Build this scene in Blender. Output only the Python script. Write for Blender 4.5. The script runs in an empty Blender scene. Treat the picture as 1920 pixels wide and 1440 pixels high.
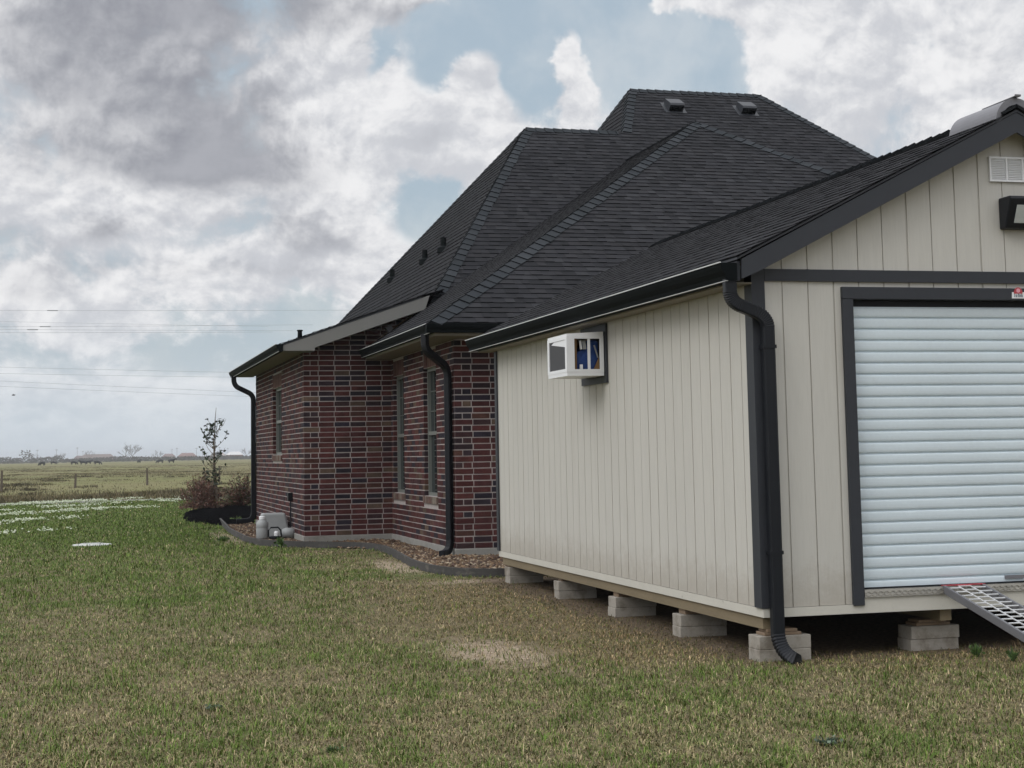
import bpy, bmesh, math, random
import numpy as np
from mathutils import Vector, Matrix
R = math.radians
random.seed(7)
rng = np.random.default_rng(11)
S = bpy.context.scene
COL = S.collection

# ------------------------------------------------------------------ camera
CAM_Z = 1.5
yaw, pit, rol = .2612, .0988, -.0182
fw = Vector((math.sin(yaw) * math.cos(pit), math.cos(yaw) * math.cos(pit), math.sin(pit)))
rt = Vector((math.cos(yaw), -math.sin(yaw), 0))
up = rt.cross(fw)
r2 = math.cos(rol) * rt + math.sin(rol) * up
u2 = -math.sin(rol) * rt + math.cos(rol) * up
cd = bpy.data.cameras.new('camera')
cam = bpy.data.objects.new('camera', cd)
COL.objects.link(cam)
M4 = Matrix((r2, u2, -fw)).transposed().to_4x4()
M4.translation = (0, 0, CAM_Z)
cam.matrix_world = M4
cd.sensor_width = 36
cd.lens = 2999.55 / 1920 * 36
cd.shift_y = -(720 - 549.84) / 1920
cd.clip_start = .1
cd.clip_end = 9000
S.camera = cam

# ------------------------------------------------------------------ light, exposure
SUN_EL, SUN_AZ = R(38), R(-114)          # azimuth from +Y towards +X : high on the left, behind the viewer
sun_dir = Vector((math.sin(SUN_AZ) * math.cos(SUN_EL), math.cos(SUN_AZ) * math.cos(SUN_EL), math.sin(SUN_EL)))
sd = bpy.data.lights.new('sun', 'SUN')
sd.energy = 1.0
sd.angle = R(30)
sd.color = (1, .98, .95)
sun = bpy.data.objects.new('sun', sd)
COL.objects.link(sun)
sun.rotation_euler = (-sun_dir).to_track_quat('-Z', 'Y').to_euler()
S.view_settings.view_transform = 'Standard'
S.view_settings.look = 'None'
S.view_settings.exposure = 0
S.view_settings.gamma = 1

W = bpy.data.worlds.new('World')
S.world = W
W.use_nodes = True
nt = W.node_tree
for n in list(nt.nodes):
    nt.nodes.remove(n)


class G:
    """small helper to write node maths"""
    def __init__(s, nt):
        s.nt = nt

    def n(s, t, **k):
        x = s.nt.nodes.new(t)
        for a, b in k.items():
            setattr(x, a, b)
        return x

    def put(s, sock, v):
        if isinstance(v, bpy.types.NodeSocket):
            s.nt.links.new(v, sock)
        elif v is not None:
            sock.default_value = v

    def m(s, op, a, b=None, c=None, clamp=False):
        x = s.n('ShaderNodeMath', operation=op, use_clamp=clamp)
        s.put(x.inputs[0], a)
        s.put(x.inputs[1], b)
        s.put(x.inputs[2], c)
        return x.outputs[0]

    def vm(s, op, a, b=None):
        x = s.n('ShaderNodeVectorMath', operation=op)
        s.put(x.inputs[0], a)
        s.put(x.inputs[1], b)
        return x.outputs[0] if op not in ('DOT_PRODUCT', 'LENGTH') else x.outputs[1]

    def noise(s, vec, scale, detail=4, rough=.55, dist=0., lac=2.0):
        x = s.n('ShaderNodeTexNoise')
        s.put(x.inputs['Vector'], vec)
        x.inputs['Scale'].default_value = scale
        x.inputs['Detail'].default_value = detail
        x.inputs['Roughness'].default_value = rough
        x.inputs['Distortion'].default_value = dist
        x.inputs['Lacunarity'].default_value = lac
        return x.outputs[0]

    def ss(s, v, a, b):
        x = s.n('ShaderNodeMapRange', interpolation_type='SMOOTHSTEP')
        s.put(x.inputs[0], v)
        x.inputs[1].default_value = a
        x.inputs[2].default_value = b
        return x.outputs[0]

    def mix(s, f, a, b, bt='MIX'):
        x = s.n('ShaderNodeMix', data_type='RGBA', blend_type=bt)
        s.put(x.inputs[0], f)
        for k, v in ((6, a), (7, b)):
            if isinstance(v, tuple):
                v = (*v[:3], 1)
            s.put(x.inputs[k], v)
        return x.outputs[2]

    def comb(s, a, b, c=0.):
        x = s.n('ShaderNodeCombineXYZ')
        s.put(x.inputs[0], a)
        s.put(x.inputs[1], b)
        s.put(x.inputs[2], c)
        return x.outputs[0]

    def sep(s, v):
        x = s.n('ShaderNodeSeparateXYZ')
        s.put(x.inputs[0], v)
        return x.outputs


def build_sky():
    g = G(nt)
    d = g.n('ShaderNodeTexCoord').outputs['Generated']
    x, y, z = g.sep(d)
    az = g.m('ARCTAN2', x, y)
    el = g.m('ARCSINE', z)
    sky = g.n('ShaderNodeTexSky', sky_type='NISHITA', sun_disc=False)
    sky.sun_elevation = SUN_EL
    sky.sun_rotation = SUN_AZ
    sky.air_density = 1.3
    sky.dust_density = 2.0
    sky.ozone_density = 1.5
    # cloud heaps: flatter and smaller towards the horizon
    ey = g.m('MULTIPLY', g.m('POWER', g.m('MAXIMUM', g.m('ADD', el, .03), .001), .72), 1.0)
    cp = g.comb(g.m('MULTIPLY', az, .95), ey, 0.)
    wv = g.n('ShaderNodeTexNoise')
    g.put(wv.inputs['Vector'], cp)
    wv.inputs['Scale'].default_value = 9
    wv.inputs['Detail'].default_value = 3
    wo = g.vm('MULTIPLY', g.vm('SUBTRACT', wv.outputs['Color'], (.5, .5, .5)), (.035, .035, 0))
    cw = g.vm('ADD', cp, wo)
    n1 = g.noise(cw, 8.6, 9, .6)
    n1u = g.noise(g.vm('ADD', cw, (-.003, .008, 0)), 8.6, 9, .6)
    n2 = g.noise(g.vm('ADD', cw, (3.1, 7.7, 1.3)), 17, 8, .62)
    n3 = g.noise(g.vm('ADD', cw, (9.1, 2.7, 4.3)), 8, 7, .55)
    relief = g.m('SUBTRACT', n1, n1u)
    wob = g.m('MULTIPLY', g.m('SUBTRACT', n2, .5), .06)
    wob2 = g.m('MULTIPLY', g.m('SUBTRACT', n1, .5), .06)
    aw = g.m('ADD', az, wob)
    ew = g.m('ADD', el, wob2)

    def blobs(lst):
        tot = None
        for (a0, e0, ra, re, s) in lst:
            dx = g.m('DIVIDE', g.m('SUBTRACT', aw, a0), ra)
            dy = g.m('DIVIDE', g.m('SUBTRACT', ew, e0), re)
            q = g.m('ADD', g.m('MULTIPLY', dx, dx), g.m('MULTIPLY', dy, dy))
            v = g.m('MULTIPLY', g.m('EXPONENT', g.m('MULTIPLY', q, -1.0)), s)
            tot = v if tot is None else g.m('ADD', tot, v)
        return tot
    # heaps of cloud: white where thin at the rims, grey where thick; clear air between them
    lay = blobs(MASS)
    D = g.m('ADD', g.m('ADD', lay, .2), g.m('ADD', g.m('MULTIPLY', g.m('SUBTRACT', n1, .5), 1.7), g.m('MULTIPLY', g.m('SUBTRACT', n2, .5), .5)))
    al = g.ss(D, -.12, .14)
    cr = g.m('ADD', g.m('ADD', blobs(CORE), g.m('MULTIPLY', relief, -2.2)), g.m('ADD', g.m('MULTIPLY', g.m('SUBTRACT', n3, .5), 1.5), g.m('MULTIPLY', g.m('SUBTRACT', n2, .5), .5)))
    core = g.ss(cr, .10, 1.5)
    lit = g.ss(g.m('ADD', g.m('MULTIPLY', relief, 2.4), n2), .3, .72)
    white = g.mix(lit, (6.0, 6.15, 6.55), (8.8, 8.8, 8.9))
    grey = g.mix(g.ss(g.m('ADD', n2, g.m('MULTIPLY', relief, 1.6)), .3, .75), (2.95, 3.05, 3.45), (4.1, 4.2, 4.6))
    cloud = g.mix(core, white, grey)
    # thin clear air between the clouds: the Nishita sky, behind a high veil
    veil = g.ss(g.m('ADD', n3, g.m('MULTIPLY', g.m('SUBTRACT', n2, .5), .8)), .35, .75)
    clear = g.mix(.8, sky.outputs[0], g.mix(veil, (4.5, 5.45, 6.3), (6.4, 6.9, 7.3)))
    col = g.mix(al, clear, cloud)
    # towards the horizon all is seen through a pale veil
    hz = g.ss(g.m('ADD', el, g.m('MULTIPLY', g.m('SUBTRACT', n2, .5), .05)), .105, .0)
    col = g.mix(g.m('MULTIPLY', hz, .86), col, (6.1, 6.8, 7.4))
    # gain added to the sky overhead, out of frame, to light the walls
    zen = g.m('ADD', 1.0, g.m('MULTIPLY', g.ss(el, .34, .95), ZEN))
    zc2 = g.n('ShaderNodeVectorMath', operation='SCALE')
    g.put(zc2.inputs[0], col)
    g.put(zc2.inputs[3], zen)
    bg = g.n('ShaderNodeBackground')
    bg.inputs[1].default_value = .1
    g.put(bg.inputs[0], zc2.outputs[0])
    out = g.n('ShaderNodeOutputWorld')
    nt.links.new(bg.outputs[0], out.inputs[0])


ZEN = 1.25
MASS = [(.261, .268, .05, .02, -.8), (.338, .25, .035, .035, -.85), (.385, .24, .03, .025, -.6), (.218, .245, .02, .028, -.6), (.275, .23, .02, .02, -.4), (.208, .15, .022, .02, -.6),
        (.175, .25, .012, .02, -.4), (.41, .215, .05, .02, -.3), (.05, .06, .1, .016, -.35), (.13, .09, .03, .015, -.3), (.306, .232, .018, .035, .75), (.235, .225, .02, .03, .45), (.47, .27, .1, .025, .3), (.36, .275, .02, .01, .4)]
CORE = [(.008, .268, .10, .030, .95), (.10, .276, .09, .020, 1.0), (.21, .28, .05, .011, .6), (.01, .225, .065, .028, .85), (.085, .218, .05, .028, .75), (.045, .184, .11, .020, .95), (.108, .174, .05, .012, .55),
        (.128, .140, .045, .017, .8), (.007, .140, .022, .010, .95), (-.04, .127, .03, .012, .5), (-.01, .111, .06, .008, .6), (-.03, .10, .04, .006, .5), (.205, .195, .022, .018, .5), (.55, .222, .03, .02, .3), (.09, .115, .05, .006, .4)]
build_sky()


# ------------------------------------------------------------------ materials
def mat(name, base, rough=.7, attr=False, amp=.12, scale=6., fine=40., bump=0., bscale=60., bdist=.01, spec=.4, metal=0., stain=None, coat=0., stretch=None):
    """procedural material: base colour (or per-piece colour attribute) broken up by two noises"""
    m = bpy.data.materials.new(name)
    m.use_nodes = True
    t = m.node_tree
    b = t.nodes['Principled BSDF']
    g = G(t)
    pos = g.n('ShaderNodeNewGeometry').outputs['Position']
    if stretch:
        pos = g.vm('MULTIPLY', pos, stretch)
    if attr:
        c = g.n('ShaderNodeAttribute', attribute_name='col').outputs['Color']
    else:
        rgb = g.n('ShaderNodeRGB')
        rgb.outputs[0].default_value = (*base, 1)
        c = rgb.outputs[0]
    if amp:
        na = g.noise(pos, scale, 4, .6)
        nb = g.noise(pos, fine, 3, .6)
        v = g.m('ADD', g.m('MULTIPLY', g.m('SUBTRACT', na, .5), 2.4 * amp), g.m('MULTIPLY', g.m('SUBTRACT', nb, .5), 1.6 * amp))
        sc = g.n('ShaderNodeVectorMath', operation='SCALE')
        g.put(sc.inputs[0], c)
        g.put(sc.inputs[3], g.m('ADD', v, 1.0))
        c = sc.outputs[0]
    if stain:
        (scol, s_scale, lo, hi, s_amt, s_str) = stain
        sp = g.vm('MULTIPLY', g.n('ShaderNodeNewGeometry').outputs['Position'], s_str)
        c = g.mix(g.m('MULTIPLY', g.ss(g.noise(sp, s_scale, 6, .65), lo, hi), s_amt), c, scol)
    g.put(b.inputs['Base Color'], c)
    b.inputs['Roughness'].default_value = rough
    b.inputs['Specular IOR Level'].default_value = spec
    b.inputs['Metallic'].default_value = metal
    b.inputs['Coat Weight'].default_value = coat
    if bump:
        bn = g.n('ShaderNodeBump')
        bn.inputs['Strength'].default_value = bump
        bn.inputs['Distance'].default_value = bdist
        g.put(bn.inputs['Height'], g.noise(pos, bscale, 4, .6))
        g.put(b.inputs['Normal'], bn.outputs[0])
    return m


M = {}
M['siding'] = mat('painted_siding', (.53, .515, .472), .75, amp=.05, scale=2.5, fine=30, bump=.35, bscale=28, bdist=.004, stretch=(1, 1, .12),
                  stain=((.36, .33, .27), .9, .56, .8, .35, (2.2, 2.2, .35)))
def weather_siding(m):
    # mud splash along the bottom edge, thin vertical run-off streaks and embossed grain
    t = m.node_tree
    g = G(t)
    b = t.nodes['Principled BSDF']
    old = b.inputs['Base Color'].links[0].from_socket
    pos = g.n('ShaderNodeNewGeometry').outputs['Position']
    x, y, z = g.sep(pos)
    n = g.noise(pos, 9, 5, .7)
    f = g.noise(pos, 60, 4, .7)
    spl = g.ss(g.m('ADD', z, g.m('ADD', g.m('MULTIPLY', n, -.5), g.m('MULTIPLY', f, -.25))), .36, .0)
    st = g.noise(g.vm('MULTIPLY', pos, (14, 14, .5)), 1, 5, .65)
    run = g.ss(st, .58, .8)
    c = g.mix(g.m('MULTIPLY', spl, .35), old, (.25, .2, .14))
    c = g.mix(g.m('MULTIPLY', run, .22), c, (.27, .25, .2))
    gr = g.noise(g.vm('MULTIPLY', pos, (90, 90, 4)), 1, 4, .6)
    c = g.mix(g.m('MULTIPLY', g.ss(gr, .45, .8), .16), c, (.3, .28, .24))
    g.put(b.inputs['Base Color'], c)


weather_siding(M['siding'])
M['rim'] = mat('painted_rim_board', (.55, .53, .47), .7, amp=.06, stain=((.1, .085, .06), 38, .66, .72, .7, (1, 1, 1)))
M['trim'] = mat('charcoal_paint', (.028, .031, .038), .55, amp=.1, scale=5, bump=.15, bscale=90, bdist=.002)
M['black'] = mat('black_aluminium', (.0075, .009, .0125), .45, amp=.1, scale=3, spec=.28)
M['gutter'] = mat('black_gutter_metal', (.007, .0088, .0095), .62, amp=.1, scale=3, spec=.03)
M['lip_pale'] = mat('pale_lip_strip', (.58, .59, .59), .5, amp=.06)
M['door'] = mat('white_roller_steel', (.62, .70, .745), .33, amp=.08, scale=2, spec=.5, stain=((.5, .5, .5), 6, .62, .8, .25, (1, 1, 1)))
M['shingle'] = mat('asphalt_shingle', (.03, .03, .035), .92, attr=True, amp=.22, scale=3, fine=120, bump=.5, bscale=260, bdist=.003, spec=.12)
M['brick'] = mat('fired_brick', (.1, .05, .04), .9, attr=True, amp=.5, scale=9, fine=45, bump=.5, bscale=70, bdist=.006, spec=.2)
M['mortar'] = mat('mortar', (.41, .37, .355), .95, amp=.22, scale=4, fine=50, bump=.5, bscale=90, bdist=.006, spec=.15)
M['concrete'] = mat('concrete', (.33, .305, .265), .93, amp=.16, scale=5, fine=60, bump=.5, bscale=110, bdist=.005, spec=.2, stain=((.15, .125, .095), 7, .46, .72, .7, (1, 1, 1)))
M['slab'] = mat('slab_concrete', (.27, .265, .245), .93, amp=.16, scale=4, fine=40, bump=.4, bscale=80, bdist=.005, spec=.2, stain=((.13, .12, .1), 3, .5, .75, .5, (1, 1, 1.5)))
M['wood'] = mat('weathered_wood', (.21, .15, .1), .85, amp=.25, scale=8, fine=80, bump=.4, bscale=60, bdist=.004)
M['skid'] = mat('treated_timber', (.2, .16, .1), .85, amp=.2, scale=6, fine=60, stretch=(1, .2, 2))
M['fascia'] = mat('beige_fascia', (.18, .178, .168), .65, amp=.06)
M['soffit'] = mat('beige_soffit', (.22, .195, .15), .7, amp=.08)
M['white'] = mat('white_vinyl', (.78, .79, .8), .35, amp=.03)
M['winframe'] = mat('almond_window_vinyl', (.16, .168, .155), .5, amp=.05)
M['muntin'] = mat('dark_muntin', (.09, .1, .09), .5, amp=.05)
M['glass'] = mat('dark_glass', (.018, .026, .028), .07, amp=.1, spec=.8)
M['screen'] = mat('insect_screen', (.05, .05, .055), .6, amp=.1)
M['alu'] = mat('bare_aluminium', (.74, .74, .75), .4, amp=.07, metal=.35, fine=80)
M['tread'] = mat('worn_tread_plate', (.42, .40, .36), .42, amp=.25, metal=.7, scale=20, fine=90)
M['aludull'] = mat('weathered_aluminium', (.19, .19, .205), .55, amp=.1, metal=.3)
M['leaf'] = mat('leaf', (.05, .09, .03), .6, attr=True, amp=.15, fine=20, spec=.35)
M['bark'] = mat('bark', (.14, .11, .085), .9, amp=.25, scale=9, fine=70, bump=.5, bscale=60)
M['grass'] = mat('grass_blades', (.1, .13, .05), .75, attr=True, amp=.12, scale=.7, fine=5, spec=.2)
M['stone'] = mat('river_stone', (.2, .13, .09), .7, attr=True, amp=.2, scale=20, fine=80, spec=.35)
M['mulch'] = mat('black_mulch', (.006, .006, .0065), 1., amp=.5, scale=14, fine=60, bump=.8, bscale=45, bdist=.03, spec=0.)
M['plastic'] = mat('dull_white_plastic', (.3, .31, .31), .5, amp=.08)
M['rubber'] = mat('edging_composite', (.055, .052, .05), .8, amp=.3, scale=5, fine=40, bump=.3, bscale=40, stain=((.22, .2, .17), 4, .55, .75, .5, (1, 1, 2)))
M['cow'] = mat('black_hide', (.012, .011, .010), .8, amp=.2)
M['steel'] = mat('power_line_cable', (.3, .31, .33), .6, amp=0)
M['post'] = mat('weathered_post', (.11, .09, .07), .9, amp=.25)
M['twig'] = mat('bare_twigs', (.17, .15, .14), .9, attr=True, amp=.15)
M['blue'] = mat('blue_fabric', (.02, .055, .2), .8, amp=.35, scale=9, fine=30)
M['ply'] = mat('brown_board', (.19, .11, .045), .7, amp=.25, scale=8)
M['lens'] = mat('lamp_lens', (.5, .53, .52), .2, amp=.08, scale=30, spec=.6)
M['red'] = mat('red_print', (.42, .055, .07), .5, amp=.05)
M['pinkp'] = mat('pink_print', (.72, .33, .38), .5, amp=.05)
M['ink'] = mat('grey_print', (.1, .14, .17), .5, amp=.05)
M['bwall'] = mat('far_wall', (.4, .38, .35), .9, attr=True, amp=.08, scale=.3, fine=2)
M['lidm'] = mat('pale_lid_plastic', (.46, .47, .45), .6, amp=.1, scale=6, stain=((.3, .3, .25), 4, .55, .8, .4, (1, 1, 1)))

BLK = {}


def lin(*c):
    return tuple(c)


# ------------------------------------------------------------------ mesh builder
class MB:
    def __init__(s):
        s.v, s.f, s.c = [], [], []

    def poly(s, pts, c=None):
        k = len(s.v)
        s.v += [tuple(p) for p in pts]
        s.f.append(tuple(range(k, k + len(pts))))
        s.c.append(c)

    def faces(s, vs, fs, c=None):
        k = len(s.v)
        s.v += [tuple(p) for p in vs]
        for f in fs:
            s.f.append(tuple(k + i for i in f))
            s.c.append(c)

    def box(s, x0, x1, y0, y1, z0, z1, c=None):
        vs = [(x, y, z) for z in (z0, z1) for y in (y0, y1) for x in (x0, x1)]
        s.faces(vs, [(0, 2, 3, 1), (4, 5, 7, 6), (0, 1, 5, 4), (1, 3, 7, 5), (3, 2, 6, 7), (2, 0, 4, 6)], c)

    def obox(s, c0, ax, hs, c=None):
        c0 = Vector(c0)
        a = [Vector(v).normalized() * h for v, h in zip(ax, hs)]
        vs = [c0 + a[0] * i + a[1] * j + a[2] * k for k in (-1, 1) for j in (-1, 1) for i in (-1, 1)]
        s.faces(vs, [(0, 2, 3, 1), (4, 5, 7, 6), (0, 1, 5, 4), (1, 3, 7, 5), (3, 2, 6, 7), (2, 0, 4, 6)], c)

    def bar(s, a, b, w, h, upv=(0, 0, 1), c=None):
        a, b = Vector(a), Vector(b)
        t = (b - a)
        L = t.length
        t.normalize()
        x = t.cross(Vector(upv)).normalized()
        y = x.cross(t)
        s.obox((a + b) / 2, (x, t, y), (w / 2, L / 2, h / 2), c)

    def sweep(s, path, prof, ref=None, scales=None, caps=True, c=None):
        """prof: list of (a,b) in the frame (side, ref-ish)"""
        P = [Vector(p) for p in path]
        rings = []
        for i, p in enumerate(P):
            t = (P[min(i + 1, len(P) - 1)] - P[max(i - 1, 0)]).normalized()
            rf = Vector(ref) if ref else (Vector((0, 0, 1)) if abs(t.z) < .95 else Vector((1, 0, 0)))
            x = t.cross(rf).normalized()
            y = x.cross(t)
            sc = scales[i] if scales else 1
            rings.append([p + x * a * sc + y * b * sc for a, b in prof])
        k = len(s.v)
        n = len(prof)
        for r in rings:
            s.v += [tuple(q) for q in r]
        for i in range(len(P) - 1):
            for j in range(n):
                a0, a1 = k + i * n + j, k + i * n + (j + 1) % n
                s.f.append((a0, a1, a1 + n, a0 + n))
                s.c.append(c)
        if caps:
            s.f.append(tuple(k + j for j in range(n))[::-1])
            s.c.append(c)
            s.f.append(tuple(k + (len(P) - 1) * n + j for j in range(n)))
            s.c.append(c)

    def tube(s, path, r, n=8, radii=None, caps=True, c=None):
        prof = [(math.cos(2 * math.pi * i / n), math.sin(2 * math.pi * i / n)) for i in range(n)]
        s.sweep(path, prof, scales=radii if radii else [r] * len(path), caps=caps, c=c)

    def lathe(s, prof, c0=(0, 0, 0), n=20, c=None):
        k = len(s.v)
        for r, z in prof:
            for i in range(n):
                a = 2 * math.pi * i / n
                s.v.append((c0[0] + r * math.cos(a), c0[1] + r * math.sin(a), c0[2] + z))
        for j in range(len(prof) - 1):
            for i in range(n):
                s.f.append((k + j * n + i, k + j * n + (i + 1) % n, k + (j + 1) * n + (i + 1) % n, k + (j + 1) * n + i))
                s.c.append(c)
        s.f.append(tuple(k + i for i in range(n))[::-1])
        s.c.append(c)
        s.f.append(tuple(k + (len(prof) - 1) * n + i for i in range(n)))
        s.c.append(c)

    def prism(s, pts, ext, c=None):
        ext = Vector(ext)
        n = len(pts)
        a = [Vector(p) for p in pts]
        s.faces(a + [p + ext for p in a], [tuple(range(n))[::-1], tuple(range(n, 2 * n))] + [(i, (i + 1) % n, n + (i + 1) % n, n + i) for i in range(n)], c)

    def build(s, name, m, parent=None, smooth=False, bevel=0., origin=None):
        me = bpy.data.meshes.new(name)
        o0 = Vector(origin) if origin is not None else ORG.get(parent, Vector((0, 0, 0)))
        vs = np.array(s.v, dtype=np.float64).reshape(-1, 3) - np.array(o0)
        me.from_pydata(vs.tolist(), [], s.f)
        if any(c is not None for c in s.c):
            at = me.attributes.new('col', 'FLOAT_COLOR', 'CORNER')
            arr = np.empty((len(me.loops), 4), dtype=np.float32)
            i = 0
            for f, c in zip(s.f, s.c):
                c = c or (.1, .1, .1)
                arr[i:i + len(f)] = (*c, 1)
                i += len(f)
            at.data.foreach_set('color', arr.ravel())
        me.update()
        if smooth:
            me.polygons.foreach_set('use_smooth', [True] * len(me.polygons))
        me.materials.append(m)
        o = bpy.data.objects.new(name, me)
        COL.objects.link(o)
        if bevel:
            b = o.modifiers.new('edge', 'BEVEL')
            b.width = bevel
            b.segments = 2
            b.limit_method = 'ANGLE'
        if parent is not None:
            o.parent = parent
            ORG[o] = o0
        else:
            o.location = o0 if origin is not None else (0, 0, 0)
            ORG[o] = Vector(o.location)
        return o


ORG = {}


def thing(name, loc, label, cat, group=None):
    e = bpy.data.objects.new(name, None)
    e.empty_display_size = .2
    e.location = loc
    COL.objects.link(e)
    ORG[e] = Vector(loc)
    tag(e, label, cat, group)
    return e


def tag(o, label, cat, group=None, kind=None):
    o['label'] = label
    o['category'] = cat
    if group:
        o['group'] = group
    if kind:
        o['kind'] = kind
    return o


def struct(o, label=None, cat=None):
    o['kind'] = 'structure'
    if label:
        o['label'] = label
        o['category'] = cat
    return o


def stuff(o, label, cat):
    o['kind'] = 'stuff'
    o['label'] = label
    o['category'] = cat
    return o


# ------------------------------------------------------------------ noise on the ground plan
def _h(ix, iy, seed):
    h = (ix.astype(np.int64) * 374761393 + iy.astype(np.int64) * 668265263 + seed * 974634777) & 0x7fffffff
    h = ((h ^ (h >> 13)) * 1274126177) & 0x7fffffff
    return ((h ^ (h >> 16)) & 0xffff) / 65535.0


def vnoise(x, y, seed=0):
    ix, iy = np.floor(x), np.floor(y)
    fx, fy = x - ix, y - iy
    fx, fy = fx * fx * (3 - 2 * fx), fy * fy * (3 - 2 * fy)
    a, b = _h(ix, iy, seed), _h(ix + 1, iy, seed)
    c, d = _h(ix, iy + 1, seed), _h(ix + 1, iy + 1, seed)
    return (a * (1 - fx) + b * fx) * (1 - fy) + (c * (1 - fx) + d * fx) * fy


def fbm(x, y, seed=0, o=4):
    t = 0
    a = .5
    for k in range(o):
        t = t + a * vnoise(x * 2 ** k, y * 2 ** k, seed + k)
        a *= .5
    return t / (1 - .5 ** o)


def sst(x, a, b):
    t = np.clip((x - a) / (b - a), 0, 1)
    return t * t * (3 - 2 * t)


def gh(x, y):
    """height of the ground"""
    x, y = np.asarray(x, float), np.asarray(y, float)
    return .06 * sst(y, 12, 24) * (1 - sst(y, 150, 400)) + .03 * (fbm(x * .35, y * .35, 5, 3) - .5) * (1 - sst(y, 60, 90)) * (1 - .8 * ((x > 4) & (y > 10) & (y < 20)))


def ghs(x, y):
    return float(gh(np.array([x]), np.array([y]))[0])


# ------------------------------------------------------------------ setting: ground
def pasture_edge(x):
    return 59.0 + .07 * (x - 1) + .5 * np.sin(x * .35)


def build_ground():
    def axis(lst):
        out = []
        for a, b, st in lst:
            out += list(np.arange(a, b, st))
        return np.array(out + [lst[-1][1]])
    xs = axis([(-4200, -400, 380), (-400, -60, 34), (-60, -14, 4), (-14, 16, .5), (16, 60, 4), (60, 400, 34), (400, 4200, 380)])
    ys = axis([(-400, -20, 38), (-20, 6, 2), (6, 70, .5), (70, 150, 4), (150, 600, 30), (600, 5200, 230)])
    X, Y = np.meshgrid(xs, ys)
    Z = gh(X, Y)
    nx, ny = len(xs), len(ys)
    vs = np.stack([X, Y, Z], -1).reshape(-1, 3)
    fs = [(j * nx + i, j * nx + i + 1, (j + 1) * nx + i + 1, (j + 1) * nx + i) for j in range(ny - 1) for i in range(nx - 1)]
    me = bpy.data.meshes.new('ground')
    me.from_pydata(vs.tolist(), [], fs)
    me.polygons.foreach_set('use_smooth', [True] * len(me.polygons))
    m = bpy.data.materials.new('lawn_and_pasture_soil')
    m.use_nodes = True
    t = m.node_tree
    b = t.nodes['Principled BSDF']
    g = G(t)
    pos = g.n('ShaderNodeNewGeometry').outputs['Position']
    px, py, pz = g.sep(pos)
    # lawn: thatch, soil and patches of green
    n1 = g.noise(pos, .45, 5, .6)
    n2 = g.noise(pos, 3.5, 5, .65)
    n3 = g.noise(pos, 26, 4, .7)
    thatch = g.mix(g.ss(n3, .3, .7), (.075, .062, .037), (.22, .18, .11))
    green = g.mix(g.ss(n3, .3, .7), (.045, .062, .018), (.11, .14, .042))
    gm = g.ss(g.m('ADD', g.m('ADD', g.m('MULTIPLY', n1, .8), g.m('MULTIPLY', n2, .5)), g.m('ADD', g.m('MULTIPLY', g.ss(py, 11, 24), .12), g.m('MULTIPLY', g.ss(py, 24, 40), .3))), .66, .86)
    lawn = g.mix(gm, thatch, green)

    def blob(cx, cy, rx, ry):
        dx = g.m('DIVIDE', g.m('SUBTRACT', px, cx), rx)
        dy = g.m('DIVIDE', g.m('SUBTRACT', py, cy), ry)
        q = g.m('ADD', g.m('MULTIPLY', dx, dx), g.m('MULTIPLY', dy, dy))
        return g.m('EXPONENT', g.m('MULTIPLY', q, -1.0))
    sand = g.m('ADD', g.m('ADD', blob(3.0, 11.9, .48, 1.1), blob(3.9, 20.6, .35, 1.5)), g.m('ADD', blob(2.45, 29.5, .25, 3), blob(4.35, 18.1, .6, .3)))
    sandm = g.ss(g.m('ADD', sand, g.m('MULTIPLY', g.m('SUBTRACT', n2, .5), 1.6)), .25, .95)
    lawn = g.mix(g.m('MULTIPLY', sandm, .9), lawn, g.mix(g.ss(n3, .3, .7), (.21, .165, .12), (.46, .37, .28)))
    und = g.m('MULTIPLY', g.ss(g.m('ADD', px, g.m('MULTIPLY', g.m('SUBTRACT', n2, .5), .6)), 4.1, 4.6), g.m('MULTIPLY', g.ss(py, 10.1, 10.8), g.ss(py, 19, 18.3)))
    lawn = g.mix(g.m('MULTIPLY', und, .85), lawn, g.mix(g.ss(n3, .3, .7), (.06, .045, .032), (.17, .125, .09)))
    # pasture: rough dry grass, mottled, in long flat streaks
    pst = g.vm('MULTIPLY', pos, (.03, .012, 1))
    a1 = g.noise(pst, 1.0, 6, .65)
    a2 = g.noise(g.vm('MULTIPLY', pos, (.4, .12, 1)), 1.0, 5, .7)
    past = g.mix(g.ss(a1, .38, .62), (.185, .165, .085), (.16, .162, .07))
    past = g.mix(g.m('MULTIPLY', g.ss(a2, .48, .7), .7), past, (.075, .068, .036))
    past = g.mix(g.m('MULTIPLY', g.ss(g.noise(g.vm('MULTIPLY', pos, (.02, .006, 1)), 1, 3, .5), .56, .68), .4), past, (.24, .22, .085))
    edge = g.ss(g.m('SUBTRACT', py, g.m('ADD', g.m('MULTIPLY', px, .07), g.m('ADD', 59.3, g.m('MULTIPLY', g.m('SUBTRACT', n1, .5), 2)))), -.6, .6)
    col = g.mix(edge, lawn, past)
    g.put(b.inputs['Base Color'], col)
    b.inputs['Roughness'].default_value = .95
    b.inputs['Specular IOR Level'].default_value = .1
    bn = g.n('ShaderNodeBump')
    bn.inputs['Strength'].default_value = .6
    bn.inputs['Distance'].default_value = .03
    g.put(bn.inputs['Height'], n3)
    g.put(b.inputs['Normal'], bn.outputs[0])
    me.materials.append(m)
    o = bpy.data.objects.new('ground', me)
    COL.objects.link(o)
    struct(o)


build_ground()


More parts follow.
